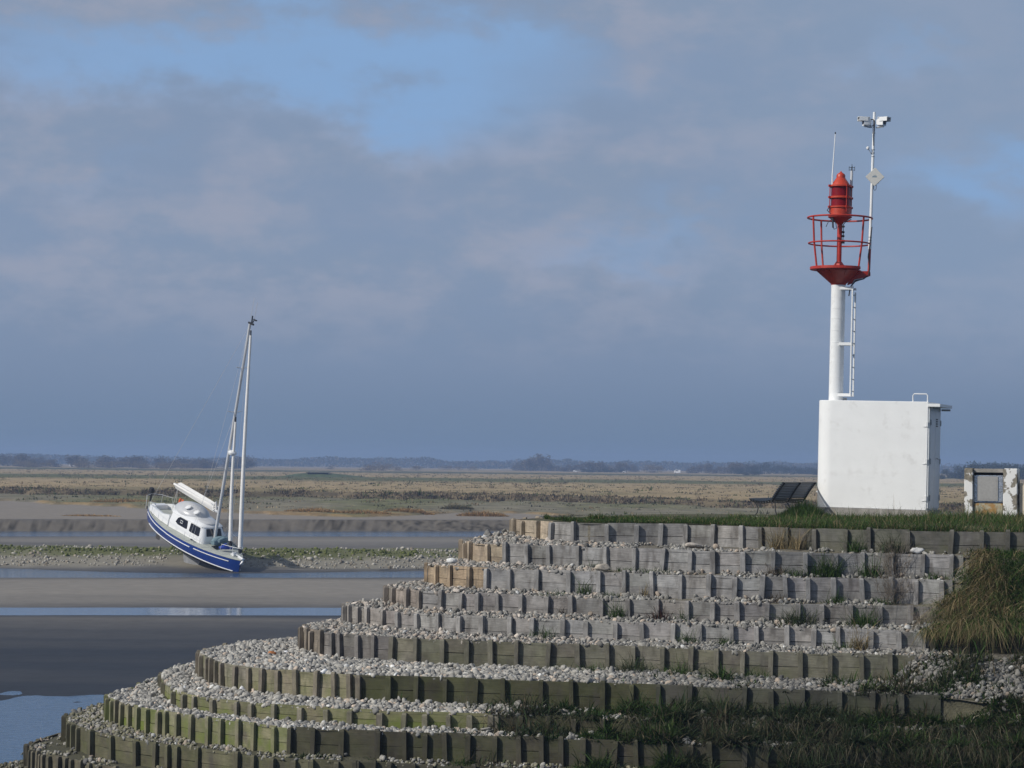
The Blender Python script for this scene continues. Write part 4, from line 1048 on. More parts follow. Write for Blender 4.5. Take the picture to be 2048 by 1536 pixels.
# ------------------------------------------------------------------ white hut
HA = rad(-20)   # the hut stands parallel to the terraces
def hut():
    root = empty('utility_hut', (7.49, 61.92, 5.80), 'white rendered utility hut with rounded left end under the red beacon', 'hut')
    root.rotation_euler = (0, rad(.9), HA)
    # local: x along the front to the right, y into the depth, z up
    W, Dp, z0, z1 = 2.80, 1.55, .25, 2.90
    r = .42
    pl = []
    for i in range(13):
        a = math.pi + i * (math.pi / 2) / 12; pl.append((r + r * math.cos(a), r + r * math.sin(a)))
    pl += [(W, 0), (W, Dp)]
    for i in range(13):
        a = math.pi / 2 + i * (math.pi / 2) / 12; pl.append((r + r * math.cos(a), Dp - r + r * math.sin(a)))
    mb = MB(); mb.prism(pl, z0, z1)
    wl = mb.build('wall', M_white, root, smooth=True, bevel=.012)
    mb = MB(); mb.prism([(x * 1.0 + (.05 if x > 1 else -.05), y + (.05 if y > .7 else -.05)) for x, y in pl], -.25, z0)
    mb.build('plinth', M_concrete, root)
    # doorway side: frame, two leaves, hinges
    mb = MB()
    for y, w_ in ((.07, .10), (Dp - .07, .10)): mb.box((W + .012, y, 1.55), (.03, w_, 2.50))
    mb.box((W + .012, Dp / 2, 2.76), (.03, Dp - .04, .09))
    mb.build('door_frame', M_whitemetal, root, bevel=.004)
    for i, (ya, yb) in enumerate(((.13, .76), (.78, 1.42))):
        mb = MB(); mb.box((W + .02, (ya + yb) / 2, 1.49), (.035, yb - ya, 2.40))
        d = mb.build('door', M_greydoor, root, bevel=.004)
        for zz in (.55, 1.45, 2.40):
            mb = MB(); mb.tube([(W + .05, ya + .0 if i == 0 else yb, zz - .07), (W + .05, ya + .0 if i == 0 else yb, zz + .07)], .017, 8); mb.build('hinge', M_galv, d)
        if i == 1:
            mb = MB()
            for q in range(4): mb.box((W + .042, ya + .17, 2.32 + q * .055), (.012, .20, .03))
            mb.build('vent_grille', M_black, d)
            mb = MB(); mb.tube([(W + .04, ya + .08, 1.52), (W + .09, ya + .08, 1.52), (W + .09, ya + .20, 1.50)], .012, 6); mb.build('handle', M_galv, d)
    # little brackets on the front right edge
    for zz in (.55, 1.45, 2.36):
        mb = MB(); mb.box((W - .03, -.008, zz), (.05, .014, .12)); mb.box((W - .06, -.012, zz - .07), (.12, .012, .012))
        mb.build('hinge_bracket', M_whitemetal, root, bevel=.002)
    mb = MB(); mb.box((W + .14, Dp / 2 + .03, 2.815), (.30, Dp + .10, .075)); mb.build('canopy_slab', M_whitemetal, root, bevel=.006)
    for bq in (((W + .16, Dp - .05, 2.73), (.22, .05, .05)), ((W + .14, .35, 2.745), (.18, .04, .04))):
        mb = MB(); mb.box(*bq); mb.build('canopy_bracket', M_galv, root)
    mb = MB(); mb.tube([(W - .40, .08, z1 - .02), (W - .40, .08, z1 + .15), (W - .37, .08, z1 + .19), (W - .07, .08, z1 + .19), (W - .04, .08, z1 + .15), (W - .04, .08, z1 - .02)], .016, 8)
    mb.build('roof_handrail', M_whitemetal, root, smooth=True)
    mb = MB(); mb.box((-.06, .9, .62), (.16, .05, .035)); mb.tube([(-.13, .9, .62), (-.02, .9, .62)], .02, 8); mb.build('wall_bracket', M_whitemetal, root)
    return root
hut()

# ------------------------------------------------------------------ beacon
def beacon():
    root = empty('harbour_beacon', (8.09, 62.42, 8.66), 'white column with red lantern, round red cage and camera mast above the hut', 'beacon')
    root.rotation_euler = (0, rad(.95), 0)
    root.scale = (1, 1, 1)
    B = MB(); R_ = .178
    B.tube([(0, 0, 0), (0, 0, 2.94)], R_, 40)
    column = B.build('column', M_whitemetal, root, smooth=True)
    for zz in (.25, .62, 1.0, 1.48, 1.78, 2.08, 2.33, 2.62):
        mb = MB(); mb.lathe([(R_ + .001, zz), (R_ + .004, zz + .004), (R_ + .004, zz + .012), (R_ + .001, zz + .016)], 40); mb.build('weld_seam', M_galv if zz < .1 else M_whitemetal, column, smooth=True)
    mb = MB(); mb.lathe([(R_ + .01, -.03), (R_ + .09, -.03), (R_ + .09, .02), (R_ + .01, .02)], 32); mb.box((.22, -.03, .06), (.10, .05, .12)); mb.build('base_flange', M_galv, column)
    # ladder on the right, seen almost edge on
    hx = Vector((math.cos(HA), math.sin(HA), 0)); hy = Vector((-math.sin(HA), math.cos(HA), 0))
    lad = empty('ladder', (0, 0, 0)); lad.parent = root
    for s in (-.17, .17):
        mb = MB(); M = Matrix.Rotation(HA, 3, 'Z')
        c = hx * .40 + hy * s
        mb.box((c.x, c.y, 1.52 if s < 0 else 1.46), (.035, .06, 2.76 if s < 0 else 2.60), M); mb.build('ladder_rail', M_whitemetal, lad, bevel=.004)
    for i in range(9):
        mb = MB(); z = .28 + i * .30
        a = hx * .40 - hy * .15; b = hx * .40 + hy * .15
        mb.tube([(a.x, a.y, z), (b.x, b.y, z)], .014, 8); mb.build('ladder_rung', M_galv, lad, smooth=True)
    for z in (.18, 1.45, 2.84):
        mb = MB(); M = Matrix.Rotation(HA, 3, 'Z'); c = hx * .255 - hy * .17
        mb.box((c.x, c.y, z), (.33, .05, .075), M)
        c = hx * .255 + hy * .17; mb.box((c.x, c.y, z), (.33, .05, .06), M)
        mb.build('ladder_bracket', M_whitemetal, lad, bevel=.004)
    # red funnel and deck
    z2 = 2.93; zp = 3.30
    mb = MB(); mb.lathe([(R_ + .004, z2), (R_ + .012, z2 + .03), (.56, zp - .02), (.56, zp)], 48)
    mb.build('funnel', M_red, root, smooth=True, angle=25)
    for i in range(8):
        a = i * math.tau / 8 + .2; d = Vector((math.cos(a), math.sin(a), 0)); t = Vector((-d.y, d.x, 0)) * .006
        A = d * (R_ + .02) + Vector((0, 0, z2 + .06)); Bv = d * .60 + Vector((0, 0, zp - .02)); Cv = d * (R_ + .02) + Vector((0, 0, zp - .02))
        mb = MB(); mb.add([A - t, Bv - t, Cv - t, A + t, Bv + t, Cv + t], [(0, 1, 2), (5, 4, 3), (0, 3, 4, 1), (1, 4, 5, 2), (2, 5, 3, 0)]); mb.build('gusset', M_red, root)
    mb = MB(); mb.prism([(min(.72 * math.cos(t), .475), .72 * math.sin(t)) for t in np.linspace(0, math.tau, 57)[:-1] if not (.72 * math.cos(t) > .475 and abs(math.sin(t)) < .70)], zp + .002, zp + .075); mb.build('deck', M_red, root, bevel=.008)
    # cage
    zt = 4.61; zm = 3.97; rt = .80; rm = .765; rb = .69
    for name, rr, zz, w_ in (('top_rail', rt, zt, .023), ('middle_rail', rm, zm, .020)):
        mb = MB(); mb.tube([(rr * math.cos(t * math.tau / 56), rr * math.sin(t * math.tau / 56), zz) for t in range(56)], w_, 10, closed=True); mb.build(name, M_red, root, smooth=True)
    for a in (-2.69, 2.08, -.86):
        mb = MB(); c, s = math.cos(a), math.sin(a)
        mb.tube([((rb - .035) * c, (rb - .035) * s, zp + .06), (rm * c * .975, rm * s * .975, zm), (rt * c * .985, rt * s * .985, zt)], .025, 10); mb.build('cage_post', M_red, root, smooth=True)
    # outrigger on the right that carries the camera mast
    mb = MB()
    pr = [(.22, zp - .34), (.42, zp - .01), (.77, zp + .0), (.79, zp - .04), (.79, zp - .12), (.24, zp - .365)]
    vs = [(x, -.035, z) for x, z in pr] + [(x, .035, z) for x, z in pr]; n = len(pr)
    mb.add(vs, [tuple(range(n)), tuple(range(2 * n - 1, n - 1, -1))] + [(i, n + i, n + (i + 1) % n, (i + 1) % n) for i in range(n)])
    mb.tube([(.74, 0, zp - .10), (.755, 0, zp + .05), (.765, 0, zm - .02)], .034, 12)
    mb.build('outrigger', M_red, root, smooth=True)
    mb = MB(); mb.tube([(.24, -.20, z2 - .28), (.27, -.22, z2 - .06), (.40, -.16, z2 + .10), (.62, -.08, zp - .20), (.74, -.06, zp - .10), (.76, -.05, zp + .12), (.72, -.05, zp + .35), (.76, -.05, zm + .02), (.80, -.03, zt - .2)], .016, 8); mb.build('cable', M_cable, root, smooth=True)
    mb = MB(); mb.tube([(.25, -.18, z2 - .1), (.38, -.17, z2 + .13), (.60, -.09, zp - .19)], .012, 8); mb.build('conduit', M_galv, root, smooth=True)
    # centre post
    mb = MB(); mb.tube([(0, 0, zp + .06), (0, 0, zt - .02)], .062, 24); mb.lathe([(.15, zp + .08), (.15, zp + .11), (.07, zp + .22)], 4); mb.build('centre_post', M_red, root, smooth=True)
    mb = MB(); mb.box((.09, -.02, 4.02), (.07, .06, .09))
    for zz in (4.16, 4.26, 4.40): mb.lathe([(.03, zz - .025), (.04, zz), (.03, zz + .025)], 8, c=(.085, -.03, 0))
    mb.tube([(.08, -.03, 4.0), (.09, -.03, 4.2), (.08, -.03, 4.44), (.14, -.06, 4.52), (.28, -.05, 4.58)], .010, 6)
    mb.build('junction_box', M_black, root)
    mb = MB(); mb.lathe([(.06, zt - .17), (.10, zt - .11), (.30, zt + .02), (.30, zt + .04), (.02, zt + .04)], 36); mb.build('lantern_bracket', M_red, root, smooth=True, angle=30)
    # lantern
    lan = empty('lantern', (0, 0, 0)); lan.parent = root
    zl = zt + .04
    def ring(nm, r_, za, zb, mt):
        m_ = MB(); m_.lathe([(r_ - .012, za), (r_, za + .008), (r_, zb - .008), (r_ - .012, zb)], 44); return m_.build(nm, mt, lan, smooth=True, angle=30)
    ring('lantern_base', .262, zl, zl + .22, M_orange)
    ring('lower_lens', .236, zl + .22, zl + .46, M_redglass)
    ring('middle_band', .284, zl + .445, zl + .50, M_orange)
    ring('upper_lens', .236, zl + .50, zl + .74, M_redglass)
    ring('top_band', .29, zl + .735, zl + .785, M_orange)
    ring('lower_band', .29, zl + .205, zl + .25, M_orange)
    mb = MB(); mb.lathe([(.235, zl + .785), (.215, zl + .82), (.125, zl + .955), (.112, zl + .97), (.112, zl + 1.035), (.095, zl + 1.065), (.03, zl + 1.11), (.006, zl + 1.145)], 44)
    mb.build('lantern_cap', M_orange, lan, smooth=True, angle=30)
    mb = MB()
    for a in (-2.8, -1.15, .25, 1.9):
        c, s = math.cos(a), math.sin(a)
        mb.tube([(.294 * c, .294 * s, zl + .1), (.294 * c, .294 * s, zl + .79)], .012, 6)
        for q in (.23, .47, .76): mb.box((.307 * c, .307 * s, zl + q), (.05, .05, .05), Matrix.Rotation(a, 3, 'Z'))
    mb.build('lantern_clamp', M_red, lan)
    mb = MB(); mb.tube([(-.26, -.12, zl + .26), (-.34, -.12, zl + .14), (-.24, -.14, zl + .03), (-.20, -.16, zt - .18), (-.16, -.17, zt - .30), (-.10, -.16, zt - .27), (-.12, -.15, zt - .14), (-.2, -.15, zt - .05)], .011, 6)
    mb.tube([(-.20, -.16, zt - .02), (-.19, -.17, zt - .26)], .022, 6)
    mb.tube([(-.2, -.15, zt - .04), (-.3, -.13, zt - .1), (-.36, -.12, zt - .24)], .009, 6); mb.build('lantern_cable', M_cable, lan, smooth=True)
    # aerials
    mb = MB(); mb.tube([(-.215, -.05, zl + .76), (-.222, -.05, zl + 1.0), (-.17, -.05, 6.72)], [.020, .017, .011], 10); mb.build('whip_aerial', M_whitemetal, root, smooth=True)
    mb = MB(); mb.lathe([(.008, 6.71), (.017, 6.725), (.017, 6.75), (.006, 6.765)], 8, c=(-.17, -.05, 0)); mb.build('aerial_tip', M_black, root)
    mb = MB(); mb.tube([(.27, .10, zl + .05), (.285, .10, 5.82)], .034, 12); mb.build('grey_aerial', M_greyplastic, root, smooth=True)
    mb = MB()
    for q in (5.84, 5.90): mb.box((.285, .10, q), (.15, .012, .012)); mb.box((.285, .10, q), (.012, .15, .012))
    for dx, dy in ((-.07, 0), (.07, 0), (0, .07), (0, -.07)): mb.tube([(.285 + dx, .10 + dy, 5.82), (.285 + dx, .10 + dy, 5.93)], .006, 5)
    mb.tube([(.285, .10, 5.82), (.285, .10, 5.99)], .007, 5); mb.build('spiked_collar', M_iron, root)
    # camera mast
    mast = empty('camera_mast', (.765, 0, zm - .12)); mast.parent = root; mast.rotation_euler = (0, rad(.65), 0)
    mb = MB(); mb.tube([(0, 0, 0), (0, 0, .6)], .040, 14); mb.tube([(0, 0, .6), (0, 0, 2.35)], .037, 14); mb.tube([(0, 0, 2.35), (0, 0, 3.45)], .034, 14); mb.build('mast_pole', M_whitemetal, mast, smooth=True)
    mb = MB()
    for zz in (.22, .30, 2.33, 2.42, 2.5, 2.92): mb.lathe([(.036, zz - .012), (.043, zz - .010), (.043, zz + .010), (.036, zz + .012)], 16)
    mb.build('hose_clamp', M_galv, mast, smooth=True)
    def camera(ang, side, nm):
        c = empty(nm, (side * .06, -.03, 3.19)); c.parent = mast; c.rotation_euler = (rad(0), 0, ang); c.scale = (1.12, 1.12, 1.15)
        m_ = MB(); rings = []
        for y, hw, hh in ((.02, .050, .055), (.07, .075, .085), (.20, .078, .090)):
            rings.append([(sx * hw, y, sz * hh + .0) for sx, sz in ((-1, -.8), (-.7, -1), (.7, -1), (1, -.8), (1, .8), (.7, 1), (-.7, 1), (-1, .8))])
        m_.loft(rings); m_.build('camera_housing', M_whitemetal, c, smooth=True, angle=30)
        m_ = MB(); m_.box((0, .19, .095), (.18, .26, .014)); m_.box((-.085, .21, .055), (.012, .20, .09)); m_.box((.085, .21, .055), (.012, .20, .09)); m_.build('sun_hood', M_whitemetal, c, bevel=.003)
        m_ = MB(); m_.lathe([(.062, .203), (.062, .215), (.05, .218), (.02, .222)], 18, M=Matrix.Rotation(rad(-90), 3, 'X')); m_.build('lens_window', M_lens, c, smooth=True)
        m_ = MB(); m_.box((0, .10, -.105), (.05, .14, .022)); m_.tube([(0, .10, -.11), (0, -.0, -.115)], .016, 8); m_.build('camera_bracket', M_galv, c)
    camera(rad(98), -1, 'security_camera'); camera(rad(-128), 1, 'security_camera')
    mb = MB(); mb.tube([(-.075 + .085 * math.cos(t), -.085, 3.17 + .085 * math.sin(t)) for t in np.linspace(0, math.tau, 28)[:-1]], .010, 6, closed=True)
    mb.tube([(-.075 + .078 * math.cos(t), -.095, 3.168 + .08 * math.sin(t)) for t in np.linspace(0, math.tau, 28)[:-1]], .008, 6, closed=True)
    mb.tube([(0, -.09, 3.13), (.005, -.055, 3.0), (-.02, -.045, 2.85), (0, -.045, 2.6)], .009, 6); mb.build('cable_coil', M_cable, mast, smooth=True)
    mb = MB(); mb.lathe([(.004, 2.49), (.030, 2.50), (.042, 2.53), (.036, 2.56), (.01, 2.575)], 16, c=(-.14, -.05, 0)); mb.build('dome_sensor', M_whitemetal, mast, smooth=True)
    mb = MB(); mb.tube([(-.12, -.05, 2.495), (-.06, -.045, 2.41), (-.035, -.03, 2.38)], .009, 6); mb.build('sensor_arm', M_galv, mast)
    # square flat aerial hung corner-up, with a small blue line of lettering
    pan = empty('flat_aerial', (.055, -.085, 1.81)); pan.parent = mast; pan.rotation_euler = (0, 0, rad(-6))
    mb = MB(); mb.box((0, 0, 0), (.335, .035, .335), Matrix.Rotation(rad(45), 3, 'Y')); mb.build('aerial_panel', M_panel, pan, bevel=.010)
    mb = MB(); wd = [.022, .016, .020, .014, .022, .018]
    xx = -.065
    for i, q in enumerate(wd): mb.box((xx + q / 2, -.0190, .004), (q * .78, .003, .022 + .010 * (i % 3 == 0))); xx += q
    mb.box((-.005, -.0190, .040), (.07, .003, .008)); mb.build('lettering', M_logo, pan)
    mb = MB(); mb.tube([(0, .02, -.16), (0, .06, -.18), (-.05, .08, -.14)], .012, 6); mb.tube([(-.02, 0, -.22), (-.02, .01, -.30), (.01, .01, -.345), (.04, .01, -.30), (.04, 0, -.20)], .008, 6); mb.tube([(-.10, 0, -.15), (.10, 0, -.15)], .008, 6); mb.build('aerial_cable', M_cable, pan, smooth=True)
    return root
beacon()

# ------------------------------------------------------------------ bench
def bench():
    A = Vector((.46, .888, 0)); Fd = Vector((-.888, .46, 0))   # long axis, facing direction
    root = empty('park_bench', (6.44, 60.5, 5.79), 'dark slatted park bench with curved iron legs, seen from behind', 'bench')
    L_ = 2.15
    # slat positions: (forward, height, tilt)
    prof = []
    for i in range(9):
        t = i / 8; fz = .70 - t * .56; z = .445 - .050 * math.sin(t * math.pi * .95) + .01 * (1 - t); prof.append((fz, z))
    for i in range(10):
        t = (i + 1) / 10; prof.append((.14 - t * .23 - .05 * t * t, .445 + t * .425 - .02 * t))
    prof.append((-.165, .865))
    seat = MB(); back = MB()
    def at(f_, s, z): return A * s + Fd * f_ + Vector((0, 0, z))
    for i, (f_, z) in enumerate(prof):
        nx = prof[min(i + 1, len(prof) - 1)]; pv = prof[max(i - 1, 0)]
        tv = (Fd * (nx[0] - pv[0]) + Vector((0, 0, nx[1] - pv[1]))).normalized(); nv = A.cross(tv).normalized()
        w_, t_ = .036, .030
        vs = []
        for s in (-.05, L_ + .05):
            c = at(f_, s, z)
            vs += [c - tv * w_ / 2 - nv * t_ / 2, c + tv * w_ / 2 - nv * t_ / 2, c + tv * w_ / 2 + nv * t_ / 2, c - tv * w_ / 2 + nv * t_ / 2]
        (seat if i < 9 else back).add(vs, [(0, 1, 2, 3), (7, 6, 5, 4), (0, 4, 5, 1), (1, 5, 6, 2), (2, 6, 7, 3), (3, 7, 4, 0)])
    seat.build('seat', M_bench, root, bevel=.006); back.build('backrest', M_bench, root, bevel=.006)
    for s in (.02, L_ / 2, L_ - .02):
        mb = MB(); mb.tube([at(f_ + .0, s, z - .034) if i < 9 else at(f_ - .034, s, z - .012) for i, (f_, z) in enumerate(prof)], .022, 8)
        mb.build('frame', M_iron, root, smooth=True)
    for s in (.02, L_ - .02):
        mb = MB(); mb.tube([at(.64, s, .42), at(.55, s, .33), at(.50, s, .24), at(.52, s, .13), at(.60, s, .03), at(.64, s, -.02)], .015, 8); mb.build('leg', M_iron, root, smooth=True)
        mb = MB(); mb.tube([at(.06, s, .43), at(.06, s, .30), at(.05, s, .18), at(.02, s, .07), at(-.03, s, -.01), at(-.07, s, -.03)], .015, 8); mb.build('leg', M_iron, root, smooth=True)
    sl = MB(); c = at(.30, .35, .0); M = Matrix.Rotation(math.atan2(A.y, A.x), 3, 'Z')
    sl.box((6.44 + c.x, 60.5 + c.y, 5.785), (1.3, .95, .06), M)
    tag(sl.build('concrete_slab', M_concrete, None, bevel=.01), 'grey concrete slab under the park bench', 'slab')
bench()

# ------------------------------------------------------------------ concrete cabinet on the right
def peeled_paint():
    m = bpy.data.materials.new('peeling_white_paint')
    nt, bs, out = nodes_of(m); N = nt.nodes; L = nt.links
    tc = N.new('ShaderNodeTexCoord')
    n = N.new('ShaderNodeTexNoise'); n.inputs['Scale'].default_value = 2.3; n.inputs['Detail'].default_value = 9; n.inputs['Roughness'].default_value = .62
    mp = N.new('ShaderNodeMapping'); mp.inputs['Location'].default_value = (2.2, 1.7, .7); L.new(tc.outputs['Object'], mp.inputs['Vector'])
    L.new(mp.outputs[0], n.inputs['Vector'])
    r = N.new('ShaderNodeMapRange'); r.inputs['From Min'].default_value = .485; r.inputs['From Max'].default_value = .50
    L.new(n.outputs['Fac'], r.inputs['Value'])
    g = N.new('ShaderNodeTexNoise'); g.inputs['Scale'].default_value = 14; g.inputs['Detail'].default_value = 6; L.new(tc.outputs['Object'], g.inputs['Vector'])
    cr = N.new('ShaderNodeValToRGB'); cr.color_ramp.elements[0].color = (.15, .135, .105, 1); cr.color_ramp.elements[1].color = (.30, .275, .225, 1); cr.color_ramp.elements[0].position = .3; cr.color_ramp.elements[1].position = .7
    L.new(g.outputs['Fac'], cr.inputs[0])
    mx = N.new('ShaderNodeMix'); mx.data_type = 'RGBA'; L.new(r.outputs[0], mx.inputs[0]); L.new(cr.outputs[0], mx.inputs[6]); mx.inputs[7].default_value = (.76, .76, .74, 1)
    L.new(mx.outputs[2], bs.inputs['Base Color']); bs.inputs['Roughness'].default_value = .85
    b = N.new('ShaderNodeBump'); b.inputs['Strength'].default_value = .4; b.inputs['Distance'].default_value = .01; L.new(r.outputs[0], b.inputs['Height']); L.new(b.outputs[0], bs.inputs['Normal'])
    return m
M_peel = peeled_paint()
def lichen():
    m = basic('lichen_covered_concrete', (.36, .34, .25), .9, var=.25, scale=8, bump=.4, dirt=(.36, .19, .045), dscale=7.0, damt=.85, dlo=.49)
    return m
def cabinet():
    root = empty('concrete_cabinet', (11.05, 61.0, 5.83), 'peeling white concrete enclosure holding a grey metal cabinet', 'cabinet')
    root.rotation_euler = (0, 0, rad(-17))
    # local x to the right, y into depth
    W, H, Dp = 1.28, 1.22, .62
    def pier(x0, x1, nm):
        mb = MB(); mb.box(((x0 + x1) / 2, Dp / 2, H / 2 - .05), (x1 - x0, Dp, H + .1)); return mb.build(nm, M_peel, root, bevel=.018)
    pier(0, .215, 'side_pier'); pier(.935, W, 'side_pier')
    mb = MB(); mb.box((.575, Dp - .05, H / 2 - .06), (.715, .09, H + .06)); mb.build('back_wall', M_concrete, root)
    mb = MB(); mb.box((.575, Dp / 2 + .04, H - .06), (.715, Dp - .10, .10)); mb.build('top_slab', M_concrete, root, bevel=.01)
    mb = MB(); mb.box((.575, .22, .155), (.70, .30, .42)); mb.build('lichen_panel', lichen(), root, bevel=.012)
    mb = MB(); mb.box((.575, .30, .72), (.70, .34, .66)); mb.build('cabinet_body', M_foil, root, bevel=.012)
    mb = MB(); mb.box((.555, .118, .72), (.50, .022, .60)); d = mb.build('cabinet_door', M_tin, root, bevel=.006)
    mb = MB(); mb.box((.555, .1045, .72), (.40, .004, .50)); mb.build('door_inset', M_tin, d)
    mb = MB(); mb.box((.575, .14, .375), (.70, .05, .022)); mb.build('sill', M_black, root)
    mb = MB(); mb.box((.27, .16, H - .075), (.09, .10, .09)); mb.box((.31, .14, H - .10), (.10, .08, .04)); mb.build('dark_cloth', M_black, root, bevel=.02)
    mb = MB(); mb.box((.80, .14, H - .085), (.10, .06, .06)); mb.build('red_cap', basic('faded_red_plastic', (.50, .10, .09), .6), root, bevel=.02)
    r2 = empty('cream_cabinet', (12.36, 60.75, 5.83), 'plain cream utility cabinet at the right edge of the view', 'cabinet')
    r2.rotation_euler = (0, 0, rad(-17))
    mb = MB(); mb.box((.40, .2, .42), (.80, .40, .90)); b = mb.build('body', M_cream, r2, bevel=.012)
    mb = MB(); mb.box((.40, -.008, .44), (.70, .018, .74)); d = mb.build('door', M_cream, r2, bevel=.004)
    mb = MB(); mb.tube([(.10, -.02, .56), (.10, -.04, .53), (.16, -.04, .53), (.16, -.02, .56)], .008, 6); mb.box((.12, -.02, .36), (.03, .012, .012)); mb.build('handle', M_galv, d)
cabinet()

# ------------------------------------------------------------------ stranded sailing boat
SB = 1.026
BC = Vector((-20.59, 163.0, 2.56))
_v = (BC - Vector((0, 0, 7))).normalized(); _r = (Rv - _v * Rv.dot(_v)).normalized(); _u = _r.cross(_v)
bF = (_r * .517 - _u * .330 - _v * .790).normalized()
bU = (_r * .14 + _u * .948 - _v * .286); bU = (bU - bF * bU.dot(bF)).normalized()
bP = bU.cross(bF).normalized()
M_blue = basic('blue_hull_paint', (.008, .040, .22), .25, var=.06, scale=1.5, coat=.4)
M_antifoul = basic('dark_antifouling', (.045, .042, .042), .8, var=.3, scale=4)
M_deck = basic('pale_grey_deck', (.40, .42, .38), .7, var=.08, scale=3)
M_gel = basic('white_gelcoat', (.78, .79, .79), .25, var=.03, scale=2, coat=.3)
M_house = basic('silver_grey_pilothouse', (.52, .53, .54), .3, var=.06, scale=2, coat=.2)
M_window = basic('dark_tinted_window', (.012, .010, .010), .08, var=.05)
M_sail = basic('white_sailcloth', (.80, .79, .76), .75, var=.05, scale=5, bump=.3, bscale=5)
M_alu = basic('anodised_mast', (.64, .65, .66), .4, metal=.3, var=.05)
M_teal = basic('faded_teal_fabric', (.17, .25, .28), .7, var=.2, scale=4, bump=.4, bscale=6)
M_bluebag = basic('bright_blue_bag', (.03, .07, .42), .5, var=.15)
M_orangeb = basic('orange_lifebuoy', (.75, .14, .03), .5, var=.08)
M_keel = basic('grey_keel_paint', (.22, .225, .235), .7, var=.15, scale=4)

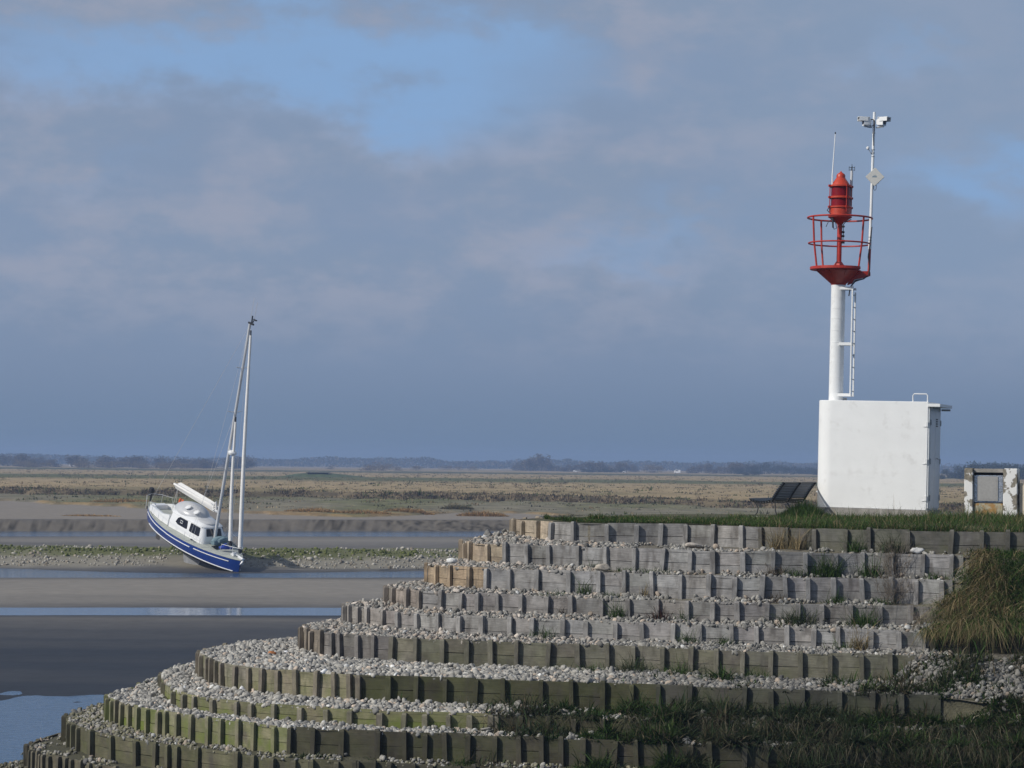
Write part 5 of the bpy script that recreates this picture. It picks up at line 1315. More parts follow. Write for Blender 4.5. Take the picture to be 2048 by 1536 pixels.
def boat_matrix(p=(0, 0, 0), rz=0.0):
    M = Matrix((bF, bP, bU)).transposed().to_4x4()
    M = M @ Matrix.Rotation(rz, 4, 'Z')
    M = Matrix.Scale(SB, 4) @ M
    w_ = BC + (bF * p[0] + bP * p[1] + bU * p[2]) * SB
    M.translation = w_
    return M
HL = 5.6
def half_beam(t):  # t -1 stern .. 1 bow
    return 1.70 * max(0.0, (1 - abs(t) ** (2.1 if t < 0 else 2.2))) ** (.88 if t < 0 else .85) + .02
def sheer(t): return -.14 * (1 - t * t) - (.06 * max(t, 0) ** 2)
def bottom(t): return -(1.42 - .38 * abs(t) ** 3 - (.16 * abs(t) ** 6 if t > 0 else .35 * abs(t) ** 4))
def boat():
    root = bpy.data.objects.new('sailing_boat', None); root.empty_display_size = .3; col.objects.link(root)
    root.matrix_world = boat_matrix()
    tag(root, 'blue and white sailing boat stranded bow-down on the mudflat', 'sailing boat')
    NS = 33
    S = [-1 + 2 * i / (NS - 1) for i in range(NS)]
    S = [math.copysign(abs(s) ** .85, s) for s in S]
    def section(t):
        b = half_beam(t); zs = sheer(t); zb = bottom(t)
        rake = .28 * max(t, 0) ** 6
        zw = -.84
        pts = [(b, zs), (b * .995, zs * .7 + zw * .3), (b * .96, zs * .35 + zw * .65), (b * .90, zw), (b * .72, zw + (zb - zw) * .45), (b * .36, zw + (zb - zw) * .82), (0.0, zb)]
        return [(t * HL - rake * (zs - z) * .25, y, z) for y, z in pts]
    secs = [section(t) for t in S]
    def skin(rows, nm, mat, par):
        mb = MB()
        for side in (-1, 1):
            vs = []; 
            for sc in secs:
                for q in rows: x, y, z = sc[q]; vs.append((x, side * y, z))
            n = len(rows); fs = []
            for i in range(NS - 1):
                for j in range(n - 1): fs.append((i * n + j, (i + 1) * n + j, (i + 1) * n + j + 1, i * n + j + 1))
            mb.add(vs, fs)
        o = mb.build(nm, mat, par, smooth=True, angle=60)
        return o
    hull = skin([0, 1, 2, 3], 'hull', M_blue, root)
    skin([3, 4, 5, 6], 'underbody', M_antifoul, hull)
    # white boot stripe and three lengths of white rubbing strake
    for side in (-1, 1):
        mb = MB(); pts = [(s[3][0], side * (s[3][1] + .012), s[3][2] + .02) for s in secs[6:-1]]; mb.tube(pts, .035, 6); mb.build('boot_stripe', M_gel, hull, smooth=True)
        for a, b in ((4, 15), (15, 21), (22, 30)):
            mb = MB(); pts = [(s[1][0], side * (s[1][1] + .018), s[0][2] * .20 + s[1][2] * .80 - (.02 if a == 15 else 0)) for s in secs[a:b + 1]]; mb.tube(pts, .030, 6); mb.build('rubbing_strake', M_gel, hull, smooth=True)
    # deck
    mb = MB(); vs = []; fs = []; m_ = 7
    for sc in secs:
        x, b, z = sc[0]
        for j in range(m_):
            u = -1 + 2 * j / (m_ - 1); vs.append((x, u * b * .985, z - .015 + .10 * (1 - u * u)))
    for i in range(NS - 1):
        for j in range(m_ - 1): fs.append((i * m_ + j, i * m_ + j + 1, (i + 1) * m_ + j + 1, (i + 1) * m_ + j))
    mb.add(vs, fs); deck = mb.build('deck', M_deck, root, smooth=True)
    for side in (-1, 1):
        mb = MB(); mb.tube([(s[0][0], side * s[0][1] * .985, s[0][2] + .03) for s in secs], .030, 6); mb.build('toe_rail', M_deck, deck, smooth=True)
    mb = MB(); mb.box((3.3, -.45, .06), (.42, .42, .05)); mb.build('deck_hatch', M_window, deck, bevel=.02)
    mb = MB(); mb.box((1.75, -1.25, .03), (.28, .10, .06)); mb.build('mooring_cleat', M_black, deck, bevel=.01)
    mb = MB(); mb.tube([(4.75, -.12, .12), (4.75, .12, .12)], .09, 10); mb.box((4.75, 0, .06), (.3, .3, .10)); mb.build('windlass', M_gel, deck, smooth=True)
    mb = MB(); mb.tube([(5.05, 0, .14), (5.75, 0, .14), (5.80, 0, .0), (5.72, .0, -.22)], .045, 8); mb.box((5.55, 0, .10), (.45, .22, .06)); mb.add([(5.72, -.16, -.26), (5.72, .16, -.26), (5.66, 0, -.02), (5.80, 0, -.05)], [(0, 1, 2), (1, 0, 3), (0, 2, 3), (1, 3, 2)]); mb.build('anchor', M_gel, deck)
    # keel, skeg, propeller
    mb = MB(); rings = []
    for z, x0, x1, th in ((-1.25, -1.25, 1.35, .13), (-1.8, -.85, 1.15, .12), (-2.38, -.55, .85, .14)):
        rings.append([(x1, 0, z), ((x0 + 2 * x1) / 3, th, z), ((2 * x0 + x1) / 3, th * .8, z), (x0, 0, z), ((2 * x0 + x1) / 3, -th * .8, z), ((x0 + 2 * x1) / 3, -th, z)])
    mb.loft(rings); mb.build('keel', M_keel, root, smooth=True, angle=40)
    mb = MB(); mb.loft([[(.95, 0, -2.36), (.3, .22, -2.42), (-.75, .0, -2.40), (.3, -.22, -2.42)], [(.95, 0, -2.50), (.3, .20, -2.56), (-.75, 0, -2.52), (.3, -.20, -2.56)]]); mb.build('keel_bulb', M_antifoul, root, smooth=True)
    mb = MB(); mb.loft([[(-3.6, 0, -.95), (-3.95, .06, -.95), (-4.35, 0, -.90), (-3.95, -.06, -.95)], [(-3.75, 0, -2.0), (-3.95, .05, -2.0), (-4.2, 0, -2.0), (-3.95, -.05, -2.0)]]); mb.build('rudder', M_antifoul, root, smooth=True)
    mb = MB(); mb.tube([(-2.6, 0, -1.2), (-3.3, 0, -1.48)], .03, 8)
    for a in range(3):
        t = a * math.tau / 3; mb.tube([(-3.32, 0, -1.48), (-3.34, .20 * math.cos(t), -1.48 + .20 * math.sin(t))], [.05, .06], 6)
    mb.build('propeller', M_gel, root)
    # pilothouse
    def rrect(x0, x1, hw0, hw1, z, n=5, r=.25):
        pts = []
        cs = [(x1 - r, hw1 - r, 0), (x0 + r, hw0 - r, 90), (x0 + r, -hw0 + r, 180), (x1 - r, -hw1 + r, 270)]
        for cx, cy, a0 in cs:
            for i in range(n):
                a = rad(a0 + 90 * i / (n - 1)); pts.append((cx + r * math.cos(a), cy + r * math.sin(a), z))
        return pts
    mb = MB(); mb.loft([rrect(-1.45, 2.42, 1.22, .95, -.08, r=.35), rrect(-1.42, 2.32, 1.19, .93, .34, r=.35), rrect(-1.35, 2.04, 1.06, .80, .86, r=.35), rrect(-1.38, 2.05, 1.11, .85, .90, r=.35), rrect(-1.34, 1.95, 1.06, .76, .98, r=.35), rrect(-1.1, 1.65, .85, .60, 1.08, r=.3), rrect(-.6, 1.4, .4, .3, 1.13)])
    ph = mb.build('pilothouse', M_gel, root, smooth=True, angle=28)
    def side_window(x0, x1, z0, z1, side, nm='window'):
        mb = MB(); vs = []
        for x, z in ((x0 + .05, z0 + .04), (x0 + .15, z0), (x1 - .06, z0), (x1, z0 + .05), (x1 - .16, z1), (x0 + .02 + .0, z1), (x0, z1 - .06)):
            tx = (x + 1.4) / 4.1
            w0 = (1.19 + (.93 - 1.19) * (x + 1.42) / 3.74) * (1 - (z - .34) / .52) + (1.06 + (.80 - 1.06) * (x + 1.35) / 3.39) * ((z - .34) / .52)
            vs.append((x, side * (w0 + .012), z))
        n = len(vs); v2 = [(x, y - side * .03, z) for x, y, z in vs]
        mb.add(vs + v2, [tuple(range(n)), tuple(range(2 * n - 1, n - 1, -1))] + [(i, (i + 1) % n, n + (i + 1) % n, n + i) for i in range(n)])
        return mb.build(nm, M_window, ph)
    for side in (-1, 1):
        wd = side_window(-.88, .68, .34, .83, side); side_window(.88, 1.98, .32, .83, side)
        mb = MB(); yy = side * 1.125
        mb.tube([(-.02, yy, .56), (.22, yy - side * .01, .55), (.22, yy - side * .03, .70), (-.02, yy - side * .02, .71)], .022, 6, closed=True); mb.build('opening_port', M_gel, wd)
    for y0, y1 in ((-.56, -.05), (.05, .56)):
        mb = MB(); mb.add([(2.315, y0, .40), (2.315, y1, .40), (2.115, y1 * .92, .82), (2.115, y0 * .92, .82), (2.27, y0, .40), (2.27, y1, .40), (2.07, y1 * .92, .82), (2.07, y0 * .92, .82)], [(0, 1, 2, 3), (7, 6, 5, 4), (0, 4, 5, 1), (1, 5, 6, 2), (2, 6, 7, 3), (3, 7, 4, 0)]); mb.build('windscreen', M_window, ph)
    # silver hard dodger and roof hatches
    mb = MB(); rings = []
    for i in range(9):
        a = i / 8 * math.pi / 2; rr = math.cos(a); h = math.sin(a)
        rings.append([(-.55 + 1.45 * max(rr, .03) * math.cos(t), .98 * max(rr, .03) * math.sin(t), 1.0 + .60 * h) for t in np.linspace(0, math.tau, 29)[:-1]])
    mb.loft(rings); mb.build('dodger', M_house, root, smooth=True, angle=50)
    mb = MB(); mb.lathe([(.62, 1.0), (.64, 1.06), (.55, 1.12), (.3, 1.16), (.02, 1.17)], 28, c=(1.30, 0, -.0)); mb.build('roof_dome', M_house, ph, smooth=True)
    for x, y, z in ((-.15, -.62, 1.49), (.55, -.40, 1.38)):
        mb = MB(); mb.lathe([(.20, 0), (.20, .05), (.16, .07), (.02, .075)], 18, c=(x, y, z), M=Matrix.Rotation(rad(28), 3, 'X')); mb.build('roof_hatch', M_gel, root, smooth=True)
    # cockpit
    for side in (-1, 1):
        mb = MB(); mb.loft([[(-1.3, side * 1.02, -.06), (-1.3, side * 1.22, -.06), (-1.3, side * 1.16, .62), (-1.3, side * 1.02, .62)], [(-2.2, side * .98, -.06), (-2.2, side * 1.20, -.06), (-2.2, side * 1.14, .42), (-2.2, side * 1.0, .42)], [(-4.1, side * .66, -.06), (-4.1, side * .88, -.06), (-4.1, side * .84, .34), (-4.1, side * .68, .34)], [(-4.5, side * .40, -.06), (-4.5, side * .70, -.06), (-4.5, side * .62, .22), (-4.5, side * .46, .22)]])
        mb.build('cockpit_coaming', M_gel, root, smooth=True, angle=40)
    mb = MB(); mb.box((-4.35, 0, .10), (.5, 1.0, .32)); mb.build('stern_locker', M_gel, root, bevel=.05)
    # mast and rig
    mx, mz = 2.40, .05
    mast = empty('mast', (0, 0, 0)); mast.parent = root
    mb = MB(); mb.tube([(mx, 0, mz), (mx - .02, 0, 5), (mx - .06, 0, 14.25)], [.105, .10, .085], 14); mb.build('mast_pole', M_alu, mast, smooth=True)
    for z in (4.9, 8.55, 11.4):
        mb = MB(); mb.tube([(mx - .15, -.75 + z * .03, z + .05), (mx - .03, 0, z), (mx - .15, .75 - z * .03, z + .05)], .025, 6); mb.build('spreader', M_alu, mast)
    mb = MB(); mb.box((mx + .05, 0, 14.3), (.55, .10, .10)); mb.tube([(mx + .1, 0, 14.3), (mx + .35, 0, 14.62)], .03, 6); mb.tube([(mx + .1, 0, 14.3), (mx + .08, 0, 14.8)], .045, 6); mb.box((mx + .42, 0, 14.62), (.30, .12, .06)); mb.build('masthead', M_black, mast)
    mb = MB(); mb.tube([(mx - .1, 0, 14.3), (mx - .06, 0, 15.9)], .012, 5); mb.tube([(mx + .15, .1, 14.3), (mx + .22, .1, 15.7)], .012, 5); mb.build('masthead_aerial', M_greyplastic, mast)
    mb = MB(); mb.lathe([(.02, 5.92), (.23, 5.94), (.27, 6.02), (.27, 6.10), (.20, 6.18), (.02, 6.21)], 22, c=(mx + .36, 0, 0)); mb.build('radar_dome', M_gel, mast, smooth=True)
    mb = MB(); mb.box((mx + .20, 0, 5.89), (.36, .10, .05)); mb.build('radar_bracket', M_alu, mast)
    mb = MB()
    for q in ((-5.45, 0, .1, 14.2), (mx - .3, 1.45, 0, 14.1), (mx - .3, -1.45, 0, 14.1), (mx - .8, 1.4, 0, 8.5), (mx - .8, -1.4, 0, 8.5)): mb.tube([(q[0], q[1], q[2]), (mx - .05, 0, q[3])], .007, 4)
    mb.build('standing_rigging', M_alu, mast)
    def furl(a, b, r0_, r1_, nm):
        a = Vector(a); b = Vector(b); pts = []; rs = []
        for i in range(22):
            t = i / 21; p = a.lerp(b, t); p.x -= .10 * math.sin(math.pi * t); pts.append(p); rs.append((r0_ + (r1_ - r0_) * t) * (1 + .05 * math.sin(i * 2.3)))
        mb = MB(); mb.tube(pts, rs, 12); o = mb.build(nm, M_sail, root, smooth=True)
        mb = MB(); d = (b - a).normalized(); mb.tube([a - d * .38, a - d * .30, a - d * .08, a], [.05, .12, .12, .05], 10); mb.build('furling_drum', M_black, o, smooth=True)
        mb = MB(); mb.tube([b, b + d * .3], .045, 8); mb.build('furling_swivel', M_black, o)
        mb = MB(); e = Vector((mx - .03, 0, b.z + .32 + (.0))); mb.tube([a - d * .65, a - d * .38], .012, 5); mb.tube([b + d * .3, e], .012, 5); mb.build('stay', M_alu, o)
    furl((5.28, 0, .72), (2.62, 0, 13.6), .150, .075, 'furled_genoa')
    furl((4.12, 0, .75), (2.55, 0, 8.0), .135, .07, 'furled_staysail')
    # boom with the lowered sail in its white cover
    boom = empty('boom', (0, 0, 0)); boom.parent = root
    mb = MB(); mb.tube([(mx - .12, 0, 2.0), (-2.95, 0, 2.02)], .085, 12); mb.build('boom_spar', M_alu, boom, smooth=True)
    mb = MB(); rings = []
    for x, h, w_, sw in ((1.9, .22, .13, .05), (1.6, .32, .19, .10), (1.0, .32, .21, .16), (0, .30, .22, .20), (-1.2, .28, .22, .23), (-2.2, .26, .22, .26), (-2.75, .25, .22, .28)):
        z0 = 2.02
        rings.append([(x, -w_ * .35, z0 - .14), (x, -w_ * .75, z0 + .02), (x, -w_ - .02 - sw * .2, z0 + h * .6), (x, -w_ * .9 - sw * .25, z0 + h), (x, -w_ * .42, z0 + h * .82), (x, 0, z0 + h * (.62 if x < 1.5 else .9)), (x, w_ * .42, z0 + h * .82), (x, w_ * .9 + sw * .25, z0 + h), (x, w_ + .02 + sw * .2, z0 + h * .6), (x, w_ * .75, z0 + .02), (x, w_ * .35, z0 - .14)])
    mb.loft(rings); mb.build('sail_cover', M_sail, boom, smooth=True, angle=50)
    mb = MB(); mb.tube([(2.1, 0, 2.0), (1.95, -.05, 2.55), (1.7, .05, 2.2), (2.15, .1, 2.3), (1.85, -.1, 2.0)], .07, 8); mb.build('bunched_sail', M_sail, boom, smooth=True)
    mb = MB(); mb.tube([(-2.6, 0, 1.95), (-2.9, 0, .25)], .012, 5); mb.tube([(-2.6, .0, 1.95), (-2.75, .15, .9)], .010, 5); mb.box((-2.85, 0, .6), (.08, .06, .14)); mb.build('mainsheet', M_sail, boom)
    # rails
    st = []
    for side in (-1, 1):
        pts = []
        for i in (7, 11, 15, 19, 23):
            x, b, z = secs[i][0]; mb = MB(); mb.tube([(x, side * b * .96, z), (x, side * b * .95, z + .58)], .012, 6); mb.build('stanchion', M_alu, deck); pts.append((x, side * b * .95, z + .57))
        mb = MB(); mb.tube(pts, .005, 4); mb.build('guard_wire', M_alu, deck)
    mb = MB(); mb.tube([(4.2, -.72, .05), (4.25, -.70, .60), (5.0, -.36, .66), (5.5, -.06, .70), (5.5, .06, .70), (5.0, .36, .66), (4.25, .70, .60), (4.2, .72, .05)], .017, 8); mb.tube([(5.0, -.34, .05), (5.02, -.35, .66)], .015, 6); mb.tube([(5.0, .34, .05), (5.02, .35, .66)], .015, 6); mb.build('pulpit', M_gel, root, smooth=True)
    mb = MB(); mb.tube([(-4.4, -1.0, .0), (-4.45, -.98, .62), (-5.1, -.6, .62), (-5.45, 0, .62), (-5.1, .6, .62), (-4.45, .98, .62), (-4.4, 1.0, .0)], .016, 8); mb.tube([(-5.1, -.55, 0), (-5.1, -.6, .62)], .014, 6); mb.tube([(-5.1, .55, 0), (-5.1, .6, .62)], .014, 6); mb.build('stern_rail', M_alu, root, smooth=True)
    mb = MB(); mb.tube([(-5.52, .0, -.35), (-5.55, .0, .70)], .07, 8); mb.loft([rrect(-5.72, -5.42, .12, .12, .66, r=.05), rrect(-5.78, -5.38, .14, .14, .76, r=.05), rrect(-5.70, -5.44, .11, .11, .98, r=.05)]); mb.box((-5.6, 0, -.40), (.22, .10, .20)); mb.build('outboard_motor', M_black, root, smooth=True, angle=40)
    mb = MB(); mb.tube([(-3.4, .95, .50 + .0)] + [(-3.4 + .24 * math.sin(t) , .98, .66 + .26 * math.cos(t)) for t in np.linspace(.5, 5.8, 16)], .06, 8); mb.build('lifebuoy', M_orangeb, root, smooth=True)
    # cargo lying on deck: things of their own
    def on_deck(nm, lab, cat, p, mk, mat):
        mb = MB(); mk(mb); o = mb.build(nm, mat, None, smooth=True, angle=50); o.matrix_world = boat_matrix(p); return tag(o, lab, cat)
    def roll_(mb):
        mb.tube([(-.35, .75, .22), (-.28, .4, .25), (-.2, 0, .25), (-.1, -.35, .24), (.0, -.6, .20)], [.16, .25, .28, .25, .15], 16)
        mb.tube([(.05, .5, .40), (.1, .1, .45), (.2, -.3, .36)], [.12, .16, .10], 12)
    on_deck('rolled_dinghy', 'faded teal rolled-up inflatable dinghy on the foredeck of the boat', 'dinghy', (2.95, .1, .02), roll_, M_teal)
    def bag_(mb):
        mb.tube([(-.1, -.35, .13), (0, -.1, .2), (.05, .2, .2), (.1, .45, .12)], [.07, .14, .14, .06], 12)
        mb.tube([(.0, -.1, .3), (.05, .05, .44)], [.10, .04], 8)
    on_deck('bag', 'bright blue bag on the foredeck beside the dinghy', 'bag', (3.85, -.15, .04), bag_, M_bluebag)
boat()

# ------------------------------------------------------------------ stones and plants out on the flats
def flat_stones():
    n = 26000
    x = rng.uniform(-62, 26, n); y = rng.uniform(146, 196, n)
    z, q, e, b = ground_z(x, y)
    d = fbm(x * .25, y * .2, 3)
    keep = (q > 170.8 + d * 2) & (q < 182 + d * 6) & (rng.random(n) < np.interp(q, [170, 173, 179, 188], [.8, 1, .9, .3])) & ~((np.abs(x + 20.3) < 2.2) & (y < 167))
    x, y, z, q = x[keep], y[keep], z[keep], q[keep]; n = len(x)
    s = np.clip(rng.lognormal(math.log(.085), .35, n), .045, .24)
    S = s[:, None] * np.stack([rng.uniform(.9, 1.5, n), rng.uniform(.8, 1.1, n), rng.uniform(.5, .85, n)], -1)
    wd = np.clip((q - 175.5) / 3, 0, 1) * (fbm(x * .2, y * .2, 2) > .36)
    C = np.where((rng.random(n) < wd * .9)[:, None], np.array([.10, .115, .035]), np.where(rng.random(n)[:, None] < .3, np.array([.24, .21, .165]), np.array([.36, .34, .295]))) * np.clip(rng.normal(1, .15, (n, 1)), .5, 1.5)
    V, F, CC = scatter_rocks(np.stack([x, y, z + s * .25], -1), S, np.clip(C, .02, .7), 31, 1)
    tag(np_mesh('pebbles', V, [F], CC, M_stone, smooth=True), 'pebbles and green weed along the low bank behind the boat', 'pebbles', kind='stuff')
flat_stones()

def marsh_clumps():
    n = 30000
    u = rng.random(n); y = 236 * (5.6 ** u); x = rng.uniform(-.30, .30, n) * y
    z, q, e, b = ground_z(x, y)
    dens = np.where(e < .5, 0, np.interp(b, [-60, -8, -1, 1, 6, 9, 60, 400], [.25, .35, .6, 1, 1, .4, .3, .5])) * np.clip(fbm(x * .08, y * .03, 3) * 2.4 - .55, .05, 1)
    keep = rng.random(n) < dens
    xs = rng.uniform(-90, 75, 9000); ysb = np.interp(xs, BX, BY) + rng.uniform(-14, 26, 9000); zs, _, es, bs_ = ground_z(xs, ysb)
    ks = (bs_ > -1) & (bs_ < 8) & (es > 1) & (fbm(xs * .12, ysb * .05, 3) > .40)
    x, y, z, b, e = [np.concatenate([p_[keep], r_[ks]]) for p_, r_ in ((x, xs), (y, ysb), (z, zs), (b, bs_), (e, es))]; keep = np.ones(len(x), bool)
    x, y, z, b, e = x[keep], y[keep], z[keep], b[keep], e[keep]; n = len(x)
    st = np.exp(-((b - 2.5) / 4) ** 2)
    m = 7
    px = np.repeat(x, m) + rng.normal(0, .45, n * m); py = np.repeat(y, m) + rng.normal(0, .3, n * m); pz = np.repeat(z, m)
    h = np.repeat(np.clip(rng.lognormal(math.log(.26), .35, n), .1, .7) * (1 + .9 * st) * np.interp(y, [300, 700], [1, 1.5]), m) * rng.uniform(.6, 1.2, n * m)
    base = np.where((rng.random(n) < st * .75)[:, None], pick([(.150, .115, .072), (.175, .135, .085), (.115, .092, .058)], n), np.where((rng.random(n) < .45)[:, None], pick([(.27, .21, .125), (.22, .175, .105), (.30, .235, .15)], n), pick([(.10, .115, .045), (.13, .13, .07), (.15, .14, .095)], n)))
    C = np.repeat(base, m, 0)
    Bd = blades(np.stack([px, py, pz - .05], -1), h, np.repeat(rng.uniform(.12, .30, n), m), rng.normal(0, .5, (n * m, 2)), C, 2)
    merge('marsh_scrub', [Bd], M_grass, 'low brown and tan scrub scattered over the salt marsh', 'scrub', 'stuff')
marsh_clumps()

def edge_clump(x, y, rx, h, pal, label):
    z = float(ground_z(np.array([x]), np.array([y]))[0][0])
    n = 1300
    a = rng.uniform(0, math.tau, n); r = np.sqrt(rng.random(n))
    px = x + rx * r * np.cos(a); py = y + 1.1 * r * np.sin(a)
    hh = h * .8 * (1 - .6 * r ** 2) * rng.lognormal(0, .16, n)
    gz = ground_z(px, py)[0]
    Bd = blades(np.stack([px, py, np.minimum(gz, z + .15) - .05], -1), hh, rng.uniform(.06, .12, n), np.stack([(px - x) / rx * .8, (py - y) * .5], -1) + rng.normal(0, .45, (n, 2)), pick(pal, n), 3, .5)
    return merge('marsh_grass_clump', [Bd], M_grass, label, 'grass clump', None, 'grass clumps along the marsh edge', (x, y, z))
ORANGE = [(.50, .31, .13), (.42, .27, .12), (.36, .26, .14), (.28, .21, .12)]
for q in [(-44.0, 262.5, 3.2, .35, ORANGE, 'small brown grass patch alone on the sand, far left'),
          (-49.9, 322, 4.2, .8, ORANGE, 'wide tan grass clump at the marsh edge, nearest the left side'),
          (-21.9, 280, 3.4, .75, ORANGE, 'orange-brown grass clump at the marsh edge just right of the boat'),
          (-16.4, 277.5, 3.2, .70, ORANGE, 'orange-brown grass clump, second to the right of the boat'),
          (-11.5, 285, 2.9, .75, ORANGE, 'bright orange-tan grass clump, third to the right of the boat'),
          (-6.5, 304, 2.0, .9, [(.17, .16, .10), (.22, .18, .10), (.14, .14, .09)], 'small greenish-grey grass clump between the orange ones'),
          (-3.2, 282, 2.9, 1.0, ORANGE, 'large orange grass clump above the tip of the terraces'),
          (6.1, 280.5, 3.0, .5, [(.2, .17, .10), (.16, .15, .09)], 'low tan grass clump above the top terrace'),
          (12.0, 242.5, 2.4, .65, ORANGE, 'brown grass clump on the sand beyond the platform, left of the bench'),
          (18.2, 241.5, 2.3, .65, ORANGE, 'brown grass clump on the sand, nearest the bench')]:
    edge_clump(*q)


# ------------------------------------------------------------------ far trees
def tree_proto(seed, w, h, n, pal, shape):
    r = np.random.default_rng(seed)
    c = []
    lobes = [(r.uniform(-.55, .55) * w, r.uniform(-.4, .4) * w, r.uniform(.10, .78) * h, r.uniform(.28, .45)) for _ in range(9)]
    for lx, ly, lz, lr in lobes:
        k = n // 9; d = r.normal(size=(k, 3)); d /= np.linalg.norm(d, axis=1)[:, None]; rr = r.random(k) ** .45
        c.append(np.stack([lx + d[:, 0] * rr * lr * w * shape, ly + d[:, 1] * rr * lr * w * shape, np.clip(lz + d[:, 2] * rr * lr * h * .8, .04 * h, h)], -1))
    c = np.concatenate(c); k = len(c)
    s = r.uniform(.25, .65, k) * h / 11
    t1 = r.normal(size=(k, 3)); t1 /= np.linalg.norm(t1, axis=1)[:, None]; t2 = np.cross(t1, r.normal(size=(k, 3))); t2 /= np.linalg.norm(t2, axis=1)[:, None]
    V = np.stack([c - t1 * s[:, None], c + t2 * s[:, None] * .6, c + t1 * s[:, None], c - t2 * s[:, None] * .6], 1).reshape(-1, 3)
    F = np.arange(k * 4).reshape(k, 4)
    C = np.repeat(np.clip(np.array(pal)[r.integers(0, len(pal), k)] * r.normal(1, .2, (k, 1)), .01, .6), 4, 0)
    mb = MB(); mb.tube([(0, 0, -.3), (.1, 0, h * .3), (0, .1, h * .7)], [h * .03, h * .022, h * .008], 6)
    for _ in range(6):
        l = lobes[r.integers(0, 9)]; mb.tube([(0.05, 0, h * r.uniform(.2, .5)), (l[0] * .5, l[1] * .5, l[2] * .8), (l[0], l[1], l[2])], [h * .014, h * .009, h * .003], 5)
    tv = np.array([tuple(v) for v in mb.v]); tf = [f for f in mb.f if len(f) == 4]
    V2 = np.concatenate([V, tv]); F2 = np.concatenate([F, np.array(tf) + len(V)]); C2 = np.concatenate([C, np.tile(np.array([[.07, .06, .05]]), (len(tv), 1))])
    return V2, F2, C2
WINTER = [(.11, .092, .070), (.14, .115, .085), (.09, .08, .06)]
WARM = [(.17, .135, .085), (.14, .11, .07), (.20, .16, .10)]
EVER = [(.030, .042, .022), (.045, .055, .03), (.035, .04, .028)]
PROT = []
for i in range(4): PROT.append(('bare_tree', tree_proto(50 + i, 8, 11, 1100, WINTER, 1.25)))
for i in range(3): PROT.append(('bush', tree_proto(60 + i, 9, 6.5, 900, WARM, 1.25)))
for i in range(3): PROT.append(('dark_tree', tree_proto(70 + i, 8, 9, 1100, EVER, 1.25)))
PM = []
for nm, (v, f, c) in PROT:
    o = np_mesh(nm, v, [f], c, M_far); PM.append(o.data); bpy.data.objects.remove(o)
def far_tree(nm, kind, x, y, s, label, group, wz=1.0):
    i = {'bare_tree': random.randrange(0, 4), 'bush': random.randrange(4, 7), 'dark_tree': random.randrange(7, 10)}[kind]
    o = bpy.data.objects.new(nm, PM[i]); col.objects.link(o)
    z = float(ground_z(np.array([x]), np.array([y]))[0][0]); o.location = (x, y, z - .1); o.rotation_euler = (0, 0, random.uniform(0, 6.28)); o.scale = (s * wz, s * wz, s)
    return tag(o, label, 'tree' if kind != 'bush' else 'bush', group)
rt = random.Random(21)
def X_(px, Y): return (px - 1024) / 5000 * Y
for i in range(44):
    px = rt.uniform(-60, 500); Y = rt.uniform(1650, 2000)
    far_tree('bare_tree', 'bare_tree', X_(px, Y), Y, rt.uniform(.45, .85), 'bare grey-brown tree in the far line on the left', 'trees in the left far line', 1.6)
for i in range(24):
    px = rt.uniform(20, 470); Y = rt.uniform(1500, 1650)
    far_tree('bush', 'bush', X_(px, Y), Y, rt.uniform(.45, .8), 'low tan-grey bush in the far line on the left', 'bushes in the left far line', 1.3)
for i in range(10):
    px = rt.uniform(560, 1000); Y = rt.uniform(1700, 2100)
    far_tree('bush', 'bush', X_(px, Y), Y, rt.uniform(.4, .7), 'faint low bush in the middle of the far line', 'bushes in the middle of the far line', 1.4)
for i in range(3):
    Y = 1560 + 25 * i
    far_tree('bush', 'bush', X_(742 + 26 * i, Y), Y, (.85, .7, .6)[i], 'brown bush in a small group right of the hunting hide', 'brown bushes near the hide', 1.3)
for i in range(6):
    Y = rt.uniform(1900, 2150)
    far_tree('bare_tree', 'bare_tree', X_(1040 + 11 * i, Y), Y, (.75, .85, 1.0, 1.2, 1.25, .95)[i], 'tall bare tree in the clump above the top terrace', 'tall bare trees above the top terrace', 1.1)
for i in range(12):
    Y = rt.uniform(1800, 2100)
    far_tree('bare_tree', 'bare_tree', X_(1105 + 15 * i, Y), Y, rt.uniform(.5, .8), 'small bare tree in the hedge left of the white van', 'hedge trees left of the van', 1.4)
for i in range(6):
    Y = 1750 + 10 * i
    far_tree('dark_tree', 'dark_tree', X_(1170 + 15 * i, Y), Y, rt.uniform(.28, .40), 'low dark shrub in the hedge left of the white van', 'dark hedge shrubs left of the van', 1.8)
far_tree('bush', 'bush', X_(1296, 1850), 1850, 1.05, 'rounded tan bush left of the white van, the taller one', None, 1.0)
far_tree('bush', 'bush', X_(1316, 1850), 1850, .95, 'rounded tan bush left of the white van, the nearer one', None, 1.0)
for i in range(9):
    Y = rt.uniform(1700, 2000)
    far_tree('bare_tree', 'bare_tree', X_(1390 + 15 * i, Y), Y, rt.uniform(.5, .75), 'faint bare tree between the white van and the bench', 'trees between the van and the bench', 1.3)
for i in range(13):
    Y = rt.uniform(1700, 1950)
    far_tree('dark_tree', 'dark_tree', X_(1478 + 13 * i, Y), Y, rt.uniform(.6, 1.1), 'bluish dark tree behind the bench', 'dark trees behind the bench', 1.0)
far_tree('dark_tree', 'dark_tree', X_(1494, 1450), 1450, .34, 'small dark round shrub standing on the plain above the bench, left one', None, 1.3)
far_tree('dark_tree', 'dark_tree', X_(1511, 1450), 1450, .34, 'small dark round shrub standing on the plain above the bench, right one', None, 1.3)
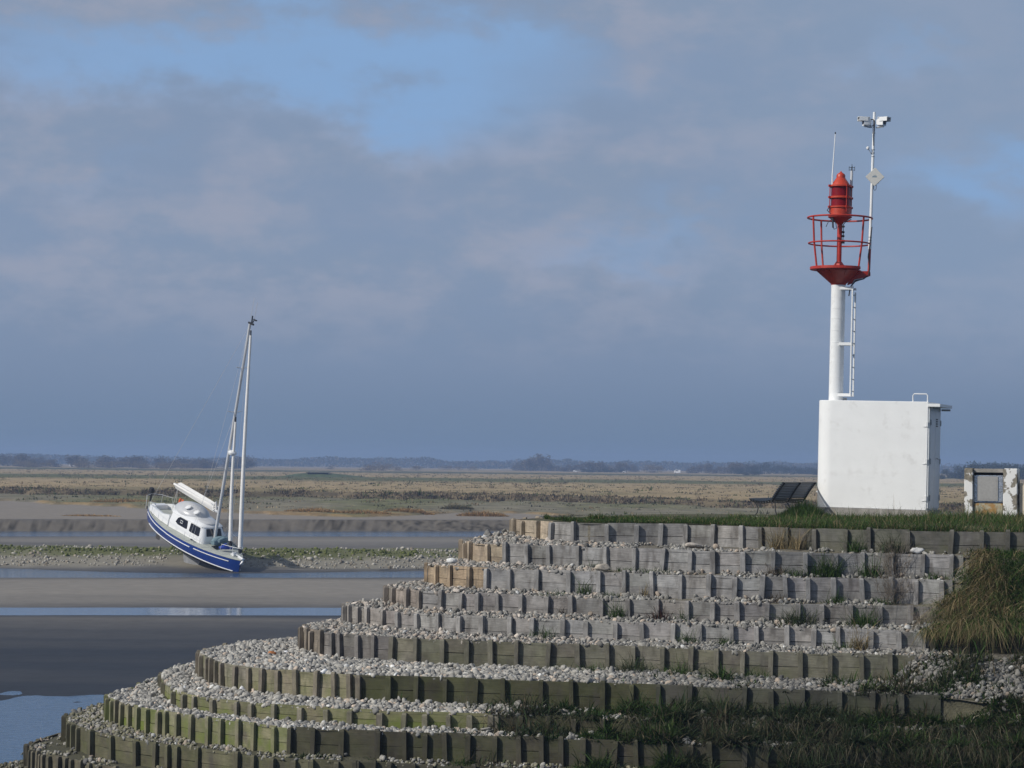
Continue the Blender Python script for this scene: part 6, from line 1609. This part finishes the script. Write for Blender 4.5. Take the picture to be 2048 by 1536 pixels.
for i in range(16):
    Y = rt.uniform(1150, 1350)
    far_tree('dark_tree', 'dark_tree', X_(1884 + 12.5 * i, Y), Y, (.45, .6, .62, .8, .95, 1.0, 1.02, 1.0, 1.0, 1.02, 1.0, .95, .9, .9, .9, 1.0)[i], 'dark blue-grey tree in the grove above the concrete cabinet', 'grove above the concrete cabinet', 1.0)


def woodland(nm, y0, y1, xa, xb, hmin, hmax, n, pal, label):
    r = np.random.default_rng(hash(nm) % 1000 + 5)
    x = r.uniform(xa, xb, n); y = r.uniform(y0, y1, n)
    top = hmin + (hmax - hmin) * np.clip(fbm(x * .018, y * .004, 4) * 1.9 - .45, 0, 1) + 2.2 * (vnoise(x * .09, y * 0 + 4) - .3)
    c = np.stack([x, y, 2.4 + top * r.random(n) ** .75], -1)
    s = r.uniform(.7, 1.7, n)
    t1 = r.normal(size=(n, 3)); t1 /= np.linalg.norm(t1, axis=1)[:, None]; t2 = np.cross(t1, r.normal(size=(n, 3))); t2 /= np.linalg.norm(t2, axis=1)[:, None]
    V = np.stack([c - t1 * s[:, None], c + t2 * s[:, None] * .7, c + t1 * s[:, None], c - t2 * s[:, None] * .7], 1).reshape(-1, 3)
    C = np.repeat(np.clip(np.array(pal)[r.integers(0, len(pal), n)] * r.normal(1, .25, (n, 1)), .01, .5), 4, 0)
    tag(np_mesh(nm, V, [np.arange(4 * n).reshape(n, 4)], C, M_far), label, 'woodland', kind='stuff')
woodland('distant_woodland', 2900, 3200, -1000, 1000, 6, 13, 60000, WINTER + EVER, 'long bluish belt of distant woodland along the horizon')

# ------------------------------------------------------------------ small far things
M_vanw = basic('white_vehicle_paint', (.80, .80, .80), .4, var=.02)
M_tyre = basic('tyre_rubber', (.02, .02, .02), .8)
def vehicle(nm, x, y, L_, W, H, kind, label, cat, rz=0):
    z = float(ground_z(np.array([x]), np.array([y]))[0][0])
    root = empty(nm, (x, y, z), label, cat); root.rotation_euler = (0, 0, rz)
    pr = {'van': [(-L_ / 2, .35), (-L_ / 2, H), (L_ / 2 - .6, H), (L_ / 2 - .1, H * .62), (L_ / 2, H * .5), (L_ / 2, .35)],
          'car': [(-L_ / 2, .35), (-L_ / 2, H * .6), (-L_ / 2 + .5, H), (L_ * .12, H), (L_ * .28, H * .62), (L_ / 2, H * .52), (L_ / 2, .35)],
          'caravan': [(-L_ / 2, .5), (-L_ / 2 - .1, H * .7), (-L_ / 2 + .25, H), (L_ / 2 - .25, H), (L_ / 2 + .1, H * .6), (L_ / 2, .5)]}[kind]
    mb = MB(); n = len(pr)
    mb.add([(a, -W / 2, b) for a, b in pr] + [(a, W / 2, b) for a, b in pr], [tuple(range(n)), tuple(range(2 * n - 1, n - 1, -1))] + [(i, n + i, n + (i + 1) % n, (i + 1) % n) for i in range(n)])
    mb.build('body', M_vanw, root, bevel=.06)
    for s in (-1, 1):
        mb = MB(); mb.box((L_ * .05, s * (W / 2 + .012), H * .78), (L_ * .45, .03, H * .22)); mb.build('window', M_window, root)
        for q in ((-.3, .3) if kind != 'caravan' else (0,)):
            mb = MB(); mb.tube([(q * L_, s * (W / 2 - .2), .33), (q * L_, s * (W / 2 + .02), .33)], .33, 14); mb.build('wheel', M_tyre, root)
vehicle('camper_van', 113.0, 1700, 4.4, 2.2, 2.5, 'van', 'white camper van parked far off on the plain, the biggest white speck', 'van', rad(170))
vehicle('parked_car', X_(1153, 1700), 1700, 3.6, 1.7, 1.5, 'car', 'pale car far off on the plain, above the top terrace', 'car')
vehicle('parked_car', X_(1252, 1700), 1700, 3.8, 1.7, 1.2, 'car', 'pale car far off on the plain, between the tan bush and its neighbour car', 'car')
vehicle('caravan', X_(147, 1750), 1750, 3.6, 2.3, 2.7, 'caravan', 'white caravan standing among the far trees on the left', 'caravan')


def hide():
    x, y = -61.5, 800.0
    z = float(ground_z(np.array([x]), np.array([y]))[0][0])
    root = empty('hunting_hide', (x, y, z), 'low turf-covered hunting hide with a flat dark roof on the marsh', 'hide')
    mb = MB(); mb.loft([[(9.5 * math.cos(t) * a + o_, 5 * math.sin(t) * a, h) for t in np.linspace(0, math.tau, 29)[:-1]] for a, h, o_ in ((2.0, -.2, 2.5), (1.3, .35, 1.2), (.8, 1.0, 0), (.45, 1.25, 0))])
    mb.build('turf_mound', basic('green_turf', (.060, .085, .030), .95, var=.3, scale=.6, bump=.6, bscale=3), root, smooth=True)
    mb = MB(); mb.box((0, -3.2, 1.05), (6.6, 1.2, .75)); mb.build('wall', M_black, root)
    mb = MB(); mb.box((0, -2.2, 1.50), (7.6, 4.4, .16)); mb.build('roof', basic('dark_green_roof', (.06, .085, .075), .6), root, bevel=.03)
hide()

# ------------------------------------------------------------------ the sea air between us and the horizon
def haze():
    mb = MB(); mb.box((0, 1650, 11.0), (7200, 3900, 26.0))
    m = bpy.data.materials.new('sea_haze'); m.use_nodes = True; nt = m.node_tree; nt.nodes.clear()
    out = nt.nodes.new('ShaderNodeOutputMaterial'); pv = nt.nodes.new('ShaderNodeVolumePrincipled')
    pv.inputs['Color'].default_value = (.40, .57, .93, 1); pv.inputs['Density'].default_value = HAZE; pv.inputs['Anisotropy'].default_value = .2
    nt.links.new(pv.outputs[0], out.inputs['Volume'])
    o = mb.build('haze', m); tag(o, 'pale blue haze over the estuary', 'haze', kind='stuff')
HAZE = 3.2e-4
haze()
